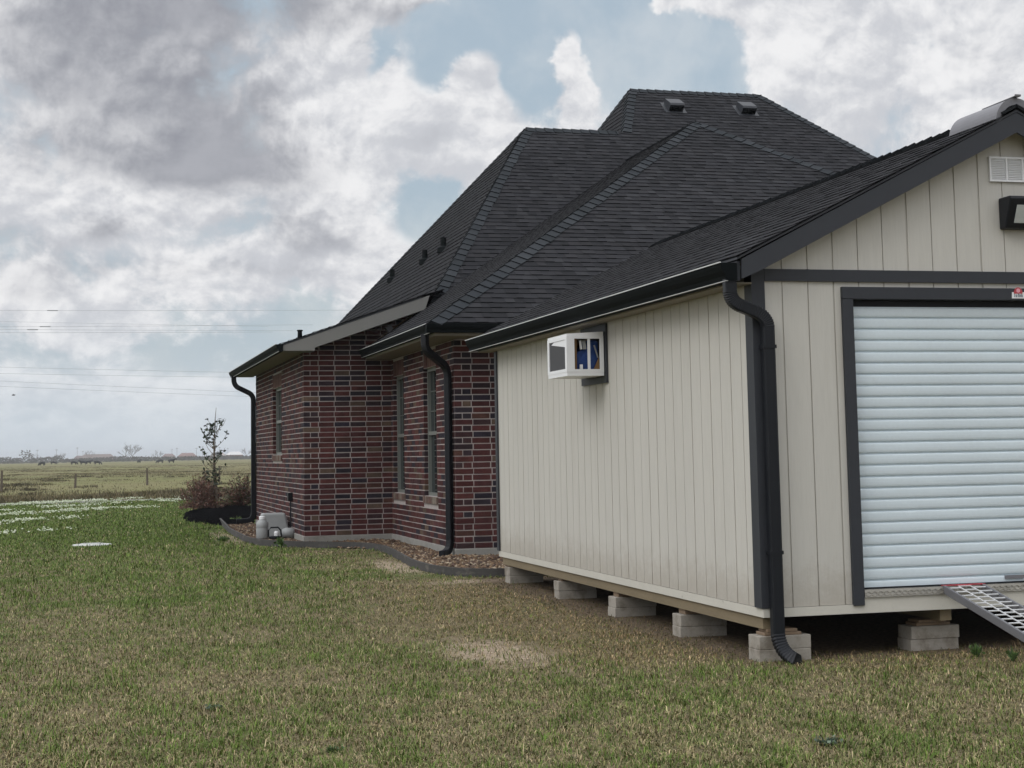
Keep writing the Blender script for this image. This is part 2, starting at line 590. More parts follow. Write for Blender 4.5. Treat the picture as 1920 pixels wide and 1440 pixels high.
def build_path():
    mb = MB()
    xs = np.arange(-40, 40.1, 1.0)
    lo = [(x, float(pasture_edge(x)) - 3.4 + .25 * math.sin(x * 1.3)) for x in xs]
    hi = [(x, float(pasture_edge(x)) - .9 + .2 * math.sin(x * 1.7 + 1)) for x in xs]
    for i in range(len(xs) - 1):
        q = [lo[i], lo[i + 1], hi[i + 1], hi[i]]
        mb.poly([(a, b, ghs(a, b) + .012) for a, b in q])
    m = mat('pale_gravel_track', (.23, .225, .21), .95, amp=.3, scale=1.2, fine=14, spec=.1, stain=((.1, .12, .05), .7, .45, .6, .9, (1, .6, 1)))
    struct(mb.build('path', m))


build_path()

# ------------------------------------------------------------------ shingle roofs
SH = [(.024, .0245, .028), (.020, .0205, .0235), (.029, .0295, .033), (.025, .025, .028), (.022, .0225, .026), (.017, .0175, .020)]
CAPC = [(.031, .035, .040), (.028, .032, .037), (.034, .038, .043), (.026, .030, .034)]  # caps painted lighter than the shingles for the light on their tilt


def clip(poly, pl):
    """clip 2D poly by convex ccw polygon pl"""
    out = poly
    n = len(pl)
    for i in range(n):
        a, b = pl[i], pl[(i + 1) % n]
        ex, ey = b[0] - a[0], b[1] - a[1]
        inp, out = out, []
        if not inp:
            return []
        for k in range(len(inp)):
            p, q = inp[k], inp[(k + 1) % len(inp)]
            dp = ex * (p[1] - a[1]) - ey * (p[0] - a[0])
            dq = ex * (q[1] - a[1]) - ey * (q[0] - a[0])
            if dp >= 0:
                out.append(p)
            if (dp >= 0) != (dq >= 0):
                t = dp / (dp - dq)
                out.append((p[0] + t * (q[0] - p[0]), p[1] + t * (q[1] - p[1])))
    return out


def shingles(mb, pts, expo=.143, seed=0, tk=1.):
    """lay overlapping tabs of laminated shingles on a planar convex polygon"""
    rd = random.Random(seed)
    P = [Vector(p) for p in pts]
    n = Vector((0, 0, 0))
    for i in range(len(P)):
        n += (P[i] - P[0]).cross(P[(i + 1) % len(P)] - P[0])
    n.normalize()
    if n.z < 0:
        n = -n
    u = Vector((0, 0, 1)).cross(n).normalized()
    s = n.cross(u)
    O = min(P, key=lambda p: p.z)
    pl = [((p - O).dot(u), (p - O).dot(s)) for p in P]
    ar = sum(pl[i][0] * pl[(i + 1) % len(pl)][1] - pl[(i + 1) % len(pl)][0] * pl[i][1] for i in range(len(pl)))
    if ar < 0:
        pl = pl[::-1]
    u0, u1 = min(p[0] for p in pl), max(p[0] for p in pl)
    s1 = max(p[1] for p in pl)
    mb.poly([O + u * a + s * b - n * .004 for a, b in pl], SH[1])
    row = 0
    v = 0.
    while v < s1:
        x = u0 - rd.uniform(0, .4)
        hi = rd.random() < .5
        rs = rd.uniform(.92, 1.08)
        while x < u1:
            w = rd.uniform(.10, .26)
            hi = not hi
            th = ((.0135 if hi else .0075) + rd.uniform(-.0012, .0012)) * tk
            q = clip([(x + .002, v), (x + w - .002, v), (x + w - .002, v + expo + .03), (x + .002, v + expo + .03)], pl)
            if len(q) > 2:
                c = rd.choice(SH)
                f = rd.uniform(.88, 1.12) * rs
                c = tuple(k * f for k in c)
                top = []
                for a, b in q:
                    tt = (b - v) / (expo + .03)
                    top.append(O + u * a + s * b + n * (th * (1 - tt) + .001 + .003 * (1 - tt)))
                mb.poly(top, c)
                for k in range(len(q)):
                    a, b = q[k], q[(k + 1) % len(q)]
                    if abs(a[1] - v) < 1e-6 and abs(b[1] - v) < 1e-6:
                        A, B = top[k], top[(k + 1) % len(q)]
                        mb.poly([A, A - n * (th + .004), B - n * (th + .004), B], tuple(z * .6 for z in c))
            x += w
        v += expo
        row += 1


def caps(mb, a, b, n1, n2, w=.14, step=.2, seed=0):
    """folded cap shingles along a hip or ridge from low end a to b; n1, n2 normals of the two planes"""
    rd = random.Random(seed)
    a, b = Vector(a), Vector(b)
    t = (b - a)
    L = t.length
    t.normalize()
    n1, n2 = Vector(n1).normalized(), Vector(n2).normalized()
    d1 = n1.cross(t)
    d2 = t.cross(n2)
    if d1.dot(n2) > 0:
        d1, d2 = -d1, -d2
    nm = (n1 + n2).normalized()
    k = 0
    while k * step < L:
        p = a + t * (k * step)
        q = a + t * min(L, k * step + step * 1.35)
        lo, hi = .034 + rd.uniform(0, .006), .014
        ww = w * rd.uniform(.93, 1.07)
        f_ = rd.uniform(.9, 1.1)
        c = tuple(z * f_ for z in rd.choice(CAPC))
        A, B = p + nm * lo, q + nm * hi
        A1, B1 = p + d1 * ww + n1 * (lo - .006), q + d1 * ww + n1 * (hi - .006)
        A2, B2 = p + d2 * ww + n2 * (lo - .006), q + d2 * ww + n2 * (hi - .006)
        mb.poly([A, A1, B1, B], c)
        mb.poly([A, B, B2, A2], c)
        dk = tuple(z * .5 for z in c)
        for (s0, s1_, nn) in ((A, A1, n1), (A2, A, n2)):
            mb.poly([s0, s1_, s1_ - nn * .022, s0 - nn * .022], dk)
        mb.poly([A1, A1 - n1 * .02, B1 - n1 * .01, B1], dk)
        mb.poly([A2, B2, B2 - n2 * .01, A2 - n2 * .02], dk)
        k += 1


# ------------------------------------------------------------------ storage shed
SX0, SX1, SY0, SY1 = 4.62, 8.84, 10.59, 18.06
PX = 6.73
PITCH = .5
Z_RIM0, Z_RIM1, Z_WALL = .307, .372, 2.70
shed = thing('storage_shed', (PX, 14.3, 0), 'beige wooden storage shed with charcoal trim and roller door, raised on concrete blocks', 'shed')


def roof_z(x):
    return 3.955 - PITCH * abs(x - PX)


def siding_wall(a, b, outn, zb, ztop, first, holes=()):
    """grooved panel siding from a to b (ground plan), outn = outward normal, ztop(t) the height at distance t"""
    a, b, outn = Vector((*a, 0)), Vector((*b, 0)), Vector((*outn, 0))
    L = (b - a).length
    t = (b - a).normalized()
    mb = MB()
    G8, gw, gd = .2032, .012, .010
    cuts = [0.]
    x = first
    gro = []
    while x < L - .03:
        gro.append(x)
        x += G8
    gws = [gw * random.choice([.65, .8, .9, 1., 1.35]) for g_ in gro]
    edges = sorted(set([0., L] + [g_ - w_ / 2 for g_, w_ in zip(gro, gws)] + [g_ + w_ / 2 for g_, w_ in zip(gro, gws)] + [q for h in holes for q in h[:2]] + ([PX - min(a.x, b.x)] if abs(t.x) > .5 else [])))

    def pt(s, z, d):
        return a + t * s + outn * d + Vector((0, 0, z))
    ingro = lambda s: any(abs(s - g_) < w_ / 2 for g_, w_ in zip(gro, gws))
    for s0, s1 in zip(edges[:-1], edges[1:]):
        mid = (s0 + s1) / 2
        d = -gd if ingro(mid) else 0.
        spans = [(zb, None)]
        for h in holes:
            if h[0] - 1e-6 <= s0 and s1 <= h[1] + 1e-6:
                spans = ([(zb, h[2])] if h[2] > zb + .01 else []) + [(h[3], None)]
        for z0, z1 in spans:
            za, zc = (ztop(s0), ztop(s1)) if z1 is None else (z1, z1)
            mb.poly([pt(s0, z0, d), pt(s1, z0, d), pt(s1, zc, d), pt(s0, za, d)])
            if d:
                for s, zt in ((s0, za), (s1, zc)):
                    mb.poly([pt(s, z0, 0), pt(s, z0, d), pt(s, zt, d), pt(s, zt, 0)])
    # inner skin gives the wall its thickness
    for s0, s1 in zip(edges[:-1], edges[1:]):
        if any(h[0] - 1e-6 <= s0 and s1 <= h[1] + 1e-6 for h in holes):
            continue
        mb.poly([pt(s0, zb, -.05), pt(s0, ztop(s0), -.05), pt(s1, ztop(s1), -.05), pt(s1, zb, -.05)])
    return mb


DX0, DX1, DZ0, DZ1 = 5.392, 8.07, .478, 2.512      # roller door opening
mbs = siding_wall((SX0, SY0), (SX1, SY0), (0, -1), Z_RIM1, lambda s: roof_z(SX0 + s) - .05, .226, [(DX0 - SX0, DX1 - SX0, .36, 2.61)])
mbs.build('front_wall', M['siding'], shed)
mbs = siding_wall((SX0, SY1), (SX0, SY0), (-1, 0), Z_RIM1, lambda s: 2.83, SY1 - SY0 - .254 - .2032 * 35)
mbs.build('side_wall', M['siding'], shed)
mbs = siding_wall((SX1, SY0), (SX1, SY1), (1, 0), Z_RIM1, lambda s: 2.83, .2)
mbs.build('side_wall', M['siding'], shed)
mbs = siding_wall((SX1, SY1), (SX0, SY1), (0, 1), Z_RIM1, lambda s: roof_z(SX1 - s) - .05, .226)
mbs.build('rear_wall', M['siding'], shed)
# rim boards and floor
mb = MB()
mb.box(SX0 - .004, SX0 + .04, SY0 + .03, SY1, Z_RIM0, Z_RIM1 - .003)
mb.box(SX1 - .04, SX1 + .004, SY0 + .03, SY1, Z_RIM0, Z_RIM1 - .003)
mb.box(SX0 - .006, DX0 + .0, SY0 - .012, SY0 + .03, Z_RIM0, Z_RIM1 - .003)
mb.box(DX0, DX1, SY0 - .014, SY0 + .03, Z_RIM0, .43)
mb.box(DX1, SX1 + .004, SY0 - .012, SY0 + .03, Z_RIM0, Z_RIM1 - .003)
mb.build('rim_board', M['rim'], shed)
mb = MB()
mb.box(SX0 + .05, SX1 - .05, SY0 + .06, SY1 - .05, Z_RIM0 + .01, .40)
mb.build('floor', M['skid'], shed)
# timber skids below the floor
for x in (SX0 + .015, 6.02, 7.36, SX1 - .105):
    mb = MB()
    mb.box(x, x + .09, SY0 + .035 if x > 5 else SY0 + .05, SY1 - .1, .222, Z_RIM0 - .002)
    mb.build('skid_beam', M['skid'], shed)
# corner trim
mb = MB()
mb.box(SX0 - .02, SX0 + .083, SY0 - .02, SY0, Z_RIM1, 2.775)
mb.box(SX0 - .02, SX0, SY0, SY0 + .11, Z_RIM1, 2.775)
mb.build('corner_trim', M['trim'], shed)
mb = MB()
mb.box(SX0 - .02, SX0, SY1 - .07, SY1 + .02, Z_RIM1, 2.775)
mb.build('corner_trim', M['trim'], shed)
mb = MB()
mb.box(SX1 - .083, SX1 + .02, SY0 - .02, SY0, Z_RIM1, 2.775)
mb.build('corner_trim', M['trim'], shed)
mb = MB()
mb.box(SX0 + .086, SX1 - .086, SY0 - .021, SY0, 2.689, 2.776)
mb.build('trim_band', M['trim'], shed)
# door frame
fr = MB()
fr.box(DX0 - .085, DX0, SY0 - .03, SY0 + .06, .362, DZ1 + .048)
fr.box(DX1, DX1 + .085, SY0 - .03, SY0 + .06, .362, DZ1 + .048)
fr.box(DX0 - .085, DX1 + .085, SY0 - .031, SY0 + .06, DZ1 + .05, 2.652)
dfr = fr.build('door_frame', M['trim'], shed, bevel=.004)
mb = MB()
mb.box(DX0, DX1, SY0 + .075, SY0 + .09, 2.48, 2.66)
mb.build('header_gap_shade', M['black'], shed)  # black board standing in for the shade above the door curtain
# roller door: rolled steel curtain, every slat bulges and is parted by a narrow groove
prof = []
p_ = .0825
z = 2.513
while z > DZ0 + .04:
    for k, (dz, dy) in enumerate(((0, .014), (.007, .014), (.0085, .002), (.012, -.002), (.022, -.0035), (.041, -.004), (.060, -.003), (.070, -.0012), (.0755, .001), (.077, .014))):
        prof.append((dy, z - dz))
    z -= p_
prof.append((.012, DZ0 + .022))
prof.append((-.004, DZ0 + .018))
prof.append((-.004, DZ0 + .006))
mb = MB()
for (d0, z0), (d1, z1) in zip(prof[:-1], prof[1:]):
    y0, y1 = SY0 + .035 + d0, SY0 + .035 + d1
    mb.poly([(DX0, y0, z0), (DX0, y1, z1), (DX1, y1, z1), (DX1, y0, z0)])
rd_ = mb.build('roller_door', M['door'], shed)
mb = MB()
mb.box(DX0 + .002, DX1 - .002, SY0 + .004, SY0 + .06, DZ0 - .008, DZ0 + .006)
mb.build('bottom_seal', M['black'], rd_)
mb = MB()
mb.box(6.56, 6.72, SY0 + .018, SY0 + .03, DZ0 + .025, DZ0 + .05)
mb.box(6.80, 6.84, SY0 + .012, SY0 + .03, DZ0 + .02, DZ0 + .07)
mb.build('latch_bracket', M['aludull'], rd_)
# diamond plate threshold with its raised lozenges
mb = MB()
mb.prism([(DX0 + .004, SY0 - .03, .418), (DX0 + .004, SY0 - .024, .4705), (DX0 + .004, SY0 + .05, .4725), (DX0 + .004, SY0 + .05, .4655), (DX0 + .004, SY0 - .018, .4635), (DX0 + .004, SY0 - .024, .418)], (DX1 - DX0 - .008, 0, 0))
for i in range(int((DX1 - DX0) / .024)):
    for j in range(2):
        sgn = 1 if (i + j) % 2 else -1
        x = DX0 + .018 + i * .024
        zc = .431 + j * .022
        mb.obox((x, SY0 - .0298, zc), ((1, 0, sgn * .8), (-sgn * .8, .0, 1), (0, 1, 0)), (.0105, .0035, .003))
for i in range(int((DX1 - DX0) / .013)):
    mb.box(DX0 + .01 + i * .013, DX0 + .016 + i * .013, SY0 - .022, SY0 + .0, .4708, .4738)
mb.build('threshold_plate', M['tread'], shed)
# gable vent
gv = MB()
vx0, vx1, vz0, vz1 = 6.568, 6.98, 3.462, 3.652
gv.box(vx0, vx1, SY0 - .008, SY0, vz0, vz1)
for a, b in ((vx0, vx0 + .014), (6.708, 6.72), (6.846, 6.858), (vx1 - .014, vx1)):
    gv.box(a, b, SY0 - .02, SY0 - .008, vz0, vz1)
for a in (vz0, vz1 - .014):
    gv.box(vx0 + .014, vx1 - .014, SY0 - .019, SY0 - .008, a, a + .014)
gvo = gv.build('gable_vent', M['white'], shed)
lv = MB()
for i in range(12):
    zc = vz0 + .024 + i * .0132
    lv.prism([(vx0 + .014, SY0 - .009, zc + .008), (vx0 + .014, SY0 - .018, zc), (vx0 + .014, SY0 - .016, zc - .001), (vx0 + .014, SY0 - .009, zc + .003)], (vx1 - vx0 - .028, 0, 0))
lv.build('louvre', M['white'], gvo)
# wall lamp: wedge housing, sloped lens
wl = MB()
lx0, lx1 = 6.637, 6.99
side = [(SY0 - .0, 3.335), (SY0 - .155, 3.335), (SY0 - .175, 3.315), (SY0 - .085, 3.10), (SY0, 3.095)]
wl.prism([(lx0, y, z_) for y, z_ in side], (lx1 - lx0, 0, 0))
wlo = wl.build('wall_lamp', M['black'], shed, bevel=.012)
A0, B0 = Vector((0, SY0 - .172, 3.305)), Vector((0, SY0 - .090, 3.112))
nn = Vector((0, -(A0.z - B0.z), -(B0.y - A0.y) * -1)).normalized()
nn = Vector((0, -(A0.z - B0.z), (A0.y - B0.y))).normalized()
ln = MB()
q0, q1 = A0.lerp(B0, .2) + nn * .004, A0.lerp(B0, .86) + nn * .004
ln.prism([(lx0 + .06, q0.y, q0.z), (lx1 - .06, q0.y, q0.z), (lx1 - .06, q1.y, q1.z), (lx0 + .06, q1.y, q1.z)], nn * .006)
ln.build('lens', M['lens'], wlo)
# sticker: little red barn head above a white plaque with grey lettering
st = MB()
sy = SY0 - .0325
st.prism([(6.694, sy, 2.575), (6.802, sy, 2.575), (6.799, sy, 2.622), (6.697, sy, 2.622)], (0, -.002, 0))
sto = st.build('sticker', M['white'], shed)
s2 = MB()
arc = [(6.748 + .037 * math.cos(R(a)), sy - .0025, 2.618 + .041 * math.sin(R(a))) for a in range(-10, 191, 20)]
s2.prism(arc, (0, -.0015, 0))
s2.build('barn_emblem', M['red'], sto)
s3 = MB()
s3.prism([(6.748 + .016 * math.cos(R(a)), sy - .0042, 2.634 + .016 * math.sin(R(a))) for a in range(0, 360, 24)], (0, -.001, 0))
s3.build('emblem_disc', M['pinkp'], sto)
s4 = MB()
for i, (a, b) in enumerate(((.0, .004), (.012, .016), (.020, .024), (.033, .037), (.041, .045), (.05, .054), (.059, .063), (.066, .07))):
    h = .020 if i % 3 else .026
    s4.box(6.714 + a, 6.714 + b, sy - .0046, sy - .0032, 2.585, 2.585 + h)
s4.box(6.714 + .012, 6.714 + .024, sy - .0047, sy - .0033, 2.585, 2.589)
s4.box(6.714 + .033, 6.714 + .045, sy - .0047, sy - .0033, 2.602, 2.606)
s4.build('lettering', M['ink'], sto)

# roof
OV_F, OV_B = .155, .2
yf, yb = SY0 - OV_F, SY1 + OV_B
EX = 4.45
rf = MB()
eL, eR = EX - .015, 2 * PX - EX + .015
ez = 2.845
pz = ez + .5 * (PX - eL)
L_ = [(eL, yf - .012, ez), (PX, yf - .012, pz), (PX, yb, pz), (eL, yb, ez)]
R_ = [(eR, yf - .012, ez), (PX, yf - .012, pz), (PX, yb, pz), (eR, yb, ez)]
shingles(rf, L_, .135, 3, .55)
shingles(rf, R_, .135, 4, .55)
rfo = rf.build('roof', M['shingle'], shed)
dk = MB()                                      # sheathing
for sg in (1, -1):
    a = PX - sg * (PX - eL)
    dk.prism([(a, yf - .006, ez - .006), (PX, yf - .006, pz - .006), (PX, yf - .006, pz - .022), (a, yf - .006, ez - .022)], (0, yb - yf, 0))
dk.build('roof_deck', M['trim'], rfo)
cp = MB()
nl, nr = Vector((-.5, 0, 1)), Vector((.5, 0, 1))
caps(cp, (PX, yf - .012, pz), (PX, yb, pz), nl, nr, .13, .14, 9)
cp.build('ridge_cap', M['shingle'], rfo)
# rake boards: sloped charcoal board on the gable front
for sg in (1, -1):
    mb = MB()
    xa = PX - sg * (PX - EX - .025)
    za, zb_ = ez - .026 + .5 * .02, pz - .026
    mb.prism([(xa, yf, za), (PX, yf, zb_), (PX, yf, zb_ - .152), (xa + sg * .155, yf, za + .0775 - .152), (xa, yf, za - .14)], (0, .022, 0))
    mb.build('rake_board', M['trim'], shed)
for sg in (1, -1):                             # soffits and fascias under the overhangs
    a = PX - sg * (PX - EX - .03)
    mb = MB()
    mb.prism([(a, yf + .024, ez - .05), (PX, yf + .024, pz - .045), (PX, yf + .024, pz - .055), (a, yf + .024, ez - .06)], (0, SY0 - yf - .03, 0))
    mb.build('soffit', M['soffit'], shed)
for x0, x1 in ((EX, SX0 - .022), (2 * PX - SX0 + .022, 2 * PX - EX)):
    mb = MB()
    mb.box(x0, x1, SY0 - .03, yb - .02, 2.664, 2.676)
    mb.build('soffit', M['soffit'], shed)
for x0 in (EX - .002, 2 * PX - EX - .02):
    mb = MB()
    mb.box(x0, x0 + .022, yf + .026, yb - .01, 2.678, ez - .028)
    mb.build('eave_fascia', M['trim'], shed)


def gutter(name, a, b, side, h=.125, w=.125, parent=None, lip=None):
    """ogee gutter from a to b (top back edge), side = outward unit vector"""
    a, b, s = Vector(a), Vector(b), Vector(side)
    pr = [(0, 0), (0, -h), (w * .62, -h), (w * .70, -h * .72), (w * .88, -h * .45), (w * .97, -h * .2), (w, 0), (w - .012, .002), (w - .012, -.006)]
    inn = [(x - .003 if x > w * .5 else x + .003, z_ + (.003 if z_ < -.5 * h else 0)) for x, z_ in pr[::-1]]
    mb = MB()
    loop = pr + inn
    n = len(loop)
    A = [a + s * x + Vector((0, 0, z_)) for x, z_ in loop]
    B = [b + s * x + Vector((0, 0, z_)) for x, z_ in loop]
    mb.faces(A + B, [(i, (i + 1) % n, n + (i + 1) % n, n + i) for i in range(n)])
    e = pr[:7]
    for q in (a, b):
        off = (q - (a if q is b else b)).normalized() * .002
        mb.poly([q + s * x + Vector((0, 0, z_)) + off for x, z_ in e])
        mb.poly([q + s * x + Vector((0, 0, z_)) - off * .5 for x, z_ in e][::-1])
    o = mb.build(name, M['gutter'], parent)
    if lip:
        l2 = MB()
        l2.bar(a + s * (w + .001) + Vector((0, 0, .0035)), b + s * (w + .001) + Vector((0, 0, .0035)), .012, .008)
        l2.bar(a + s * (w * .63) + Vector((0, 0, -h - .002)), b + s * (w * .63) + Vector((0, 0, -h - .002)), .016, .004)
        l2.build('lip_strip', M['lip_pale'], o)  # pale strips along the gutter's top lip and bottom edge
    return o


gutter('gutter', (EX - .004, yf + .02, 2.802), (EX - .004, yb + .08, 2.812), (-1, 0, 0), parent=shed, lip=True)
gutter('gutter', (2 * PX - EX + .004, yf + .02, 2.802), (2 * PX - EX + .004, yb + .08, 2.812), (1, 0, 0), parent=shed)


def bez(p0, p1, p2, n=10):
    p0, p1, p2 = Vector(p0), Vector(p1), Vector(p2)
    return [p0 * (1 - t) ** 2 + p1 * 2 * t * (1 - t) + p2 * t * t for t in [i / n for i in range(n + 1)]]


def downspout(segs, w, d, ref, parent):
    """segs: list of ('s', p, q) straight and ('e', p0, p1, p2) corrugated elbows"""
    mb = MB()
    c_ = .22
    pr = [(w / 2 * (1 - c_), d / 2), (-w / 2 * (1 - c_), d / 2), (-w / 2, d / 2 * (1 - c_)), (-w / 2, -d / 2 * (1 - c_)), (-w / 2 * (1 - c_), -d / 2), (w / 2 * (1 - c_), -d / 2), (w / 2, -d / 2 * (1 - c_)), (w / 2, d / 2 * (1 - c_))]
    for sg in segs:
        if sg[0] == 's':
            mb.sweep([sg[1], sg[2]], pr, ref=ref)
        else:
            n = 33
            path = bez(*sg[1:], n=n)
            mb.sweep(path, pr, ref=ref, scales=[(1.035 if i % 3 else .955) for i in range(n + 1)])
    return mb.build('downspout', M['black'], parent)


dsx, dsy = 4.693, 10.522
dso = downspout([('s', (4.405, 10.50, 2.69), (4.405, 10.50, 2.60)),
                 ('e', (4.405, 10.50, 2.605), (4.405, 10.50, 2.53), (4.49, 10.505, 2.50)),
                 ('s', (4.487, 10.505, 2.501), (4.575, 10.515, 2.47)),
                 ('e', (4.572, 10.515, 2.471), (4.69, 10.522, 2.435), (4.693, 10.522, 2.35)),
                 ('s', (dsx, dsy, 2.36), (dsx, dsy, .19)),
                 ('e', (dsx, dsy, .20), (dsx + .005, dsy - .02, .06), (dsx + .065, dsy - .16, .035))], .088, .064, (0, 1, 0), shed)
mb = MB()
mb.obox((dsx + .067, dsy - .165, .035), ((1, 0, 0), (.4, -.85, -.2), (0, .2, 1)), (.03, .002, .022))
mb.build('outlet_shade', mat('hole_shade', (.004, .004, .004), .9, amp=0), dso)  # black plate painting the shade inside the open outlet
for z_ in (2.2, .75):
    mb = MB()
    mb.box(dsx - .05, dsx + .05, dsy - .036, dsy + .052, z_, z_ + .025)
    mb.build('strap', M['black'], dso)

# half-barrel metal hood on the ridge
hd = MB()
hc = Vector((PX + .003, 0, 3.885))
HR, HZ, HY0, HY1 = .172, 1.10, 10.44, 11.12
for ang0, ang1 in [(a, a + 9) for a in range(0, 180, 9)]:
    for rr, fl in ((HR, 0), (HR - .012, 1)):
        q = [(hc.x + rr * math.cos(R(a)), y, hc.z + rr * HZ * math.sin(R(a))) for a, y in ((ang0, HY0), (ang1, HY0), (ang1, HY1), (ang0, HY1))]
        hd.poly(q if fl == 0 else q[::-1])
    for y, r0, r1 in ((HY0 - .001, HR - .045, HR + .003), (HY0 + .03, HR - .045, HR - .012), (HY1, .0, HR)):
        hd.poly([(hc.x + rr * math.cos(R(a)), y, hc.z + rr * HZ * math.sin(R(a))) for rr, a in ((r0, ang0), (r1, ang0), (r1, ang1), (r0, ang1))])
hdo = hd.build('ridge_hood', M['aludull'], shed)
h2 = MB()
h2.bar((PX, 10.86, 4.079), (PX, 10.40, 4.084), .05, .005)
h2.bar((PX, 10.405, 4.082), (PX, 10.40, 4.096), .05, .005)
h2.build('hood_flange', M['aludull'], hdo)

# glazed box window hung on the side wall, over its charcoal backing board
bw = MB()
bx0, bx1, by0, by1, bz0, bz1 = 4.235, SX0 - .03, 13.95, 14.58, 2.18, 2.565
t_ = .03
bw.box(bx0 + .004, bx1, by0 + .004, by1 - .004, bz0, bz0 + .035)
bw.prism([(bx0 + .004, by0 + .004, bz1 - .02), (bx1, by0 + .004, bz1 - .02), (bx1, by0 + .004, bz1 + .02), (bx0 + .004, by0 + .004, bz1)], (0, by1 - by0 - .008, 0))
for (x0, x1, y0, y1) in ((bx0, bx0 + .075, by0, by0 + .02), (bx1 - .035, bx1, by0, by0 + .02), (bx0, bx0 + .02, by0 + .02, by0 + .055), (bx0, bx0 + .02, by1 - .05, by1), (bx0 + .02, bx0 + .05, by1 - .02, by1), (bx1 - .03, bx1, by1 - .02, by1)):
    bw.box(x0, x1, y0, y1, bz0 + .035, bz1 - .02)
xm = bx0 + .215
bw.box(xm - .011, xm + .011, by0 + .001, by0 + .019, bz0 + .06, bz1 - .045)
bw.box(bx0 + .075, bx1 - .035, by0 + .001, by0 + .02, bz0 + .035, bz0 + .06)
bw.box(bx0 + .075, bx1 - .035, by0 + .001, by0 + .02, bz1 - .045, bz1 - .02)
bw.box(bx0 + .001, bx0 + .02, by0 + .055, by1 - .05, bz0 + .035, bz0 + .065)
bw.box(bx0 + .001, bx0 + .02, by0 + .055, by1 - .05, bz1 - .05, bz1 - .02)
bwo = bw.build('box_window', M['white'], shed)
mb = MB()
mb.box(SX0 - .022, SX0 - .0, 13.915, 14.68, 2.115, 2.66)
mb.build('backing_board', M['trim'], shed)
pn = MB()
pn.box(bx0 + .009, bx0 + .013, by0 + .054, by1 - .049, bz0 + .064, bz1 - .049)
pn.build('screen_pane', M['screen'], bwo)
cl = MB()                                     # pale patch painting the reflection across the top of the screen
cl.prism([(bx0 + .006, by0 + .06, bz1 - .052), (bx0 + .006, by1 - .2, bz1 - .052), (bx0 + .006, by1 - .12, bz1 - .075), (bx0 + .006, by0 + .06, bz1 - .12)], (.002, 0, 0))
cl.build('pane_reflection', M['white'], bwo)
# contents seen through the two small panes: blue cushion, brown boards
ct = MB()
ct.prism([(bx0 + .06, by0 + .06, bz0 + .036), (bx1 - .03, by0 + .06, bz0 + .036), (bx1 - .03, by0 + .06, bz1 - .06), (xm + .02, by0 + .07, bz1 - .05), (xm - .03, by0 + .07, bz0 + .25), (bx0 + .06, by0 + .06, bz0 + .19)], (0, .25, 0))
ct.build('cushion', M['blue'], bwo, bevel=.02)
def bitbox(name, m, fn):
    q = MB()
    fn(q)
    q.build(name, m, bwo)


bitbox('inner_board', M['ply'], lambda q: q.box(bx0 + .03, bx1 - .005, by0 + .34, by0 + .36, bz0 + .036, bz1 - .025))
bitbox('inner_board', M['ply'], lambda q: q.box(bx0 + .08, bx0 + .105, by0 + .03, by0 + .05, bz0 + .036, bz1 - .025))
bitbox('inner_board', M['ply'], lambda q: q.prism([(bx1 - .10, by0 + .03, bz0 + .036), (bx1 - .035, by0 + .03, bz0 + .036), (bx1 - .035, by0 + .03, bz0 + .17)], (0, .02, 0)))
bitbox('pale_ornament', M['white'], lambda q: q.box(bx0 + .135, bx0 + .16, by0 + .03, by0 + .05, bz0 + .062, bz0 + .105))
bitbox('pale_ornament', M['white'], lambda q: q.obox((bx0 + .15, by0 + .052, bz1 - .10), ((1, 0, .1), (0, 1, 0), (-.1, 0, 1)), (.010, .004, .04)))
bitbox('pale_ornament', M['plastic'], lambda q: q.obox((bx0 + .185, by0 + .052, bz1 - .10), ((1, 0, .1), (0, 1, 0), (-.1, 0, 1)), (.016, .004, .04)))
bitbox('pale_ornament', M['plastic'], lambda q: q.obox((bx1 - .06, by0 + .045, bz1 - .16), ((1, 0, .3), (0, 1, 0), (-.3, 0, 1)), (.006, .004, .06)))

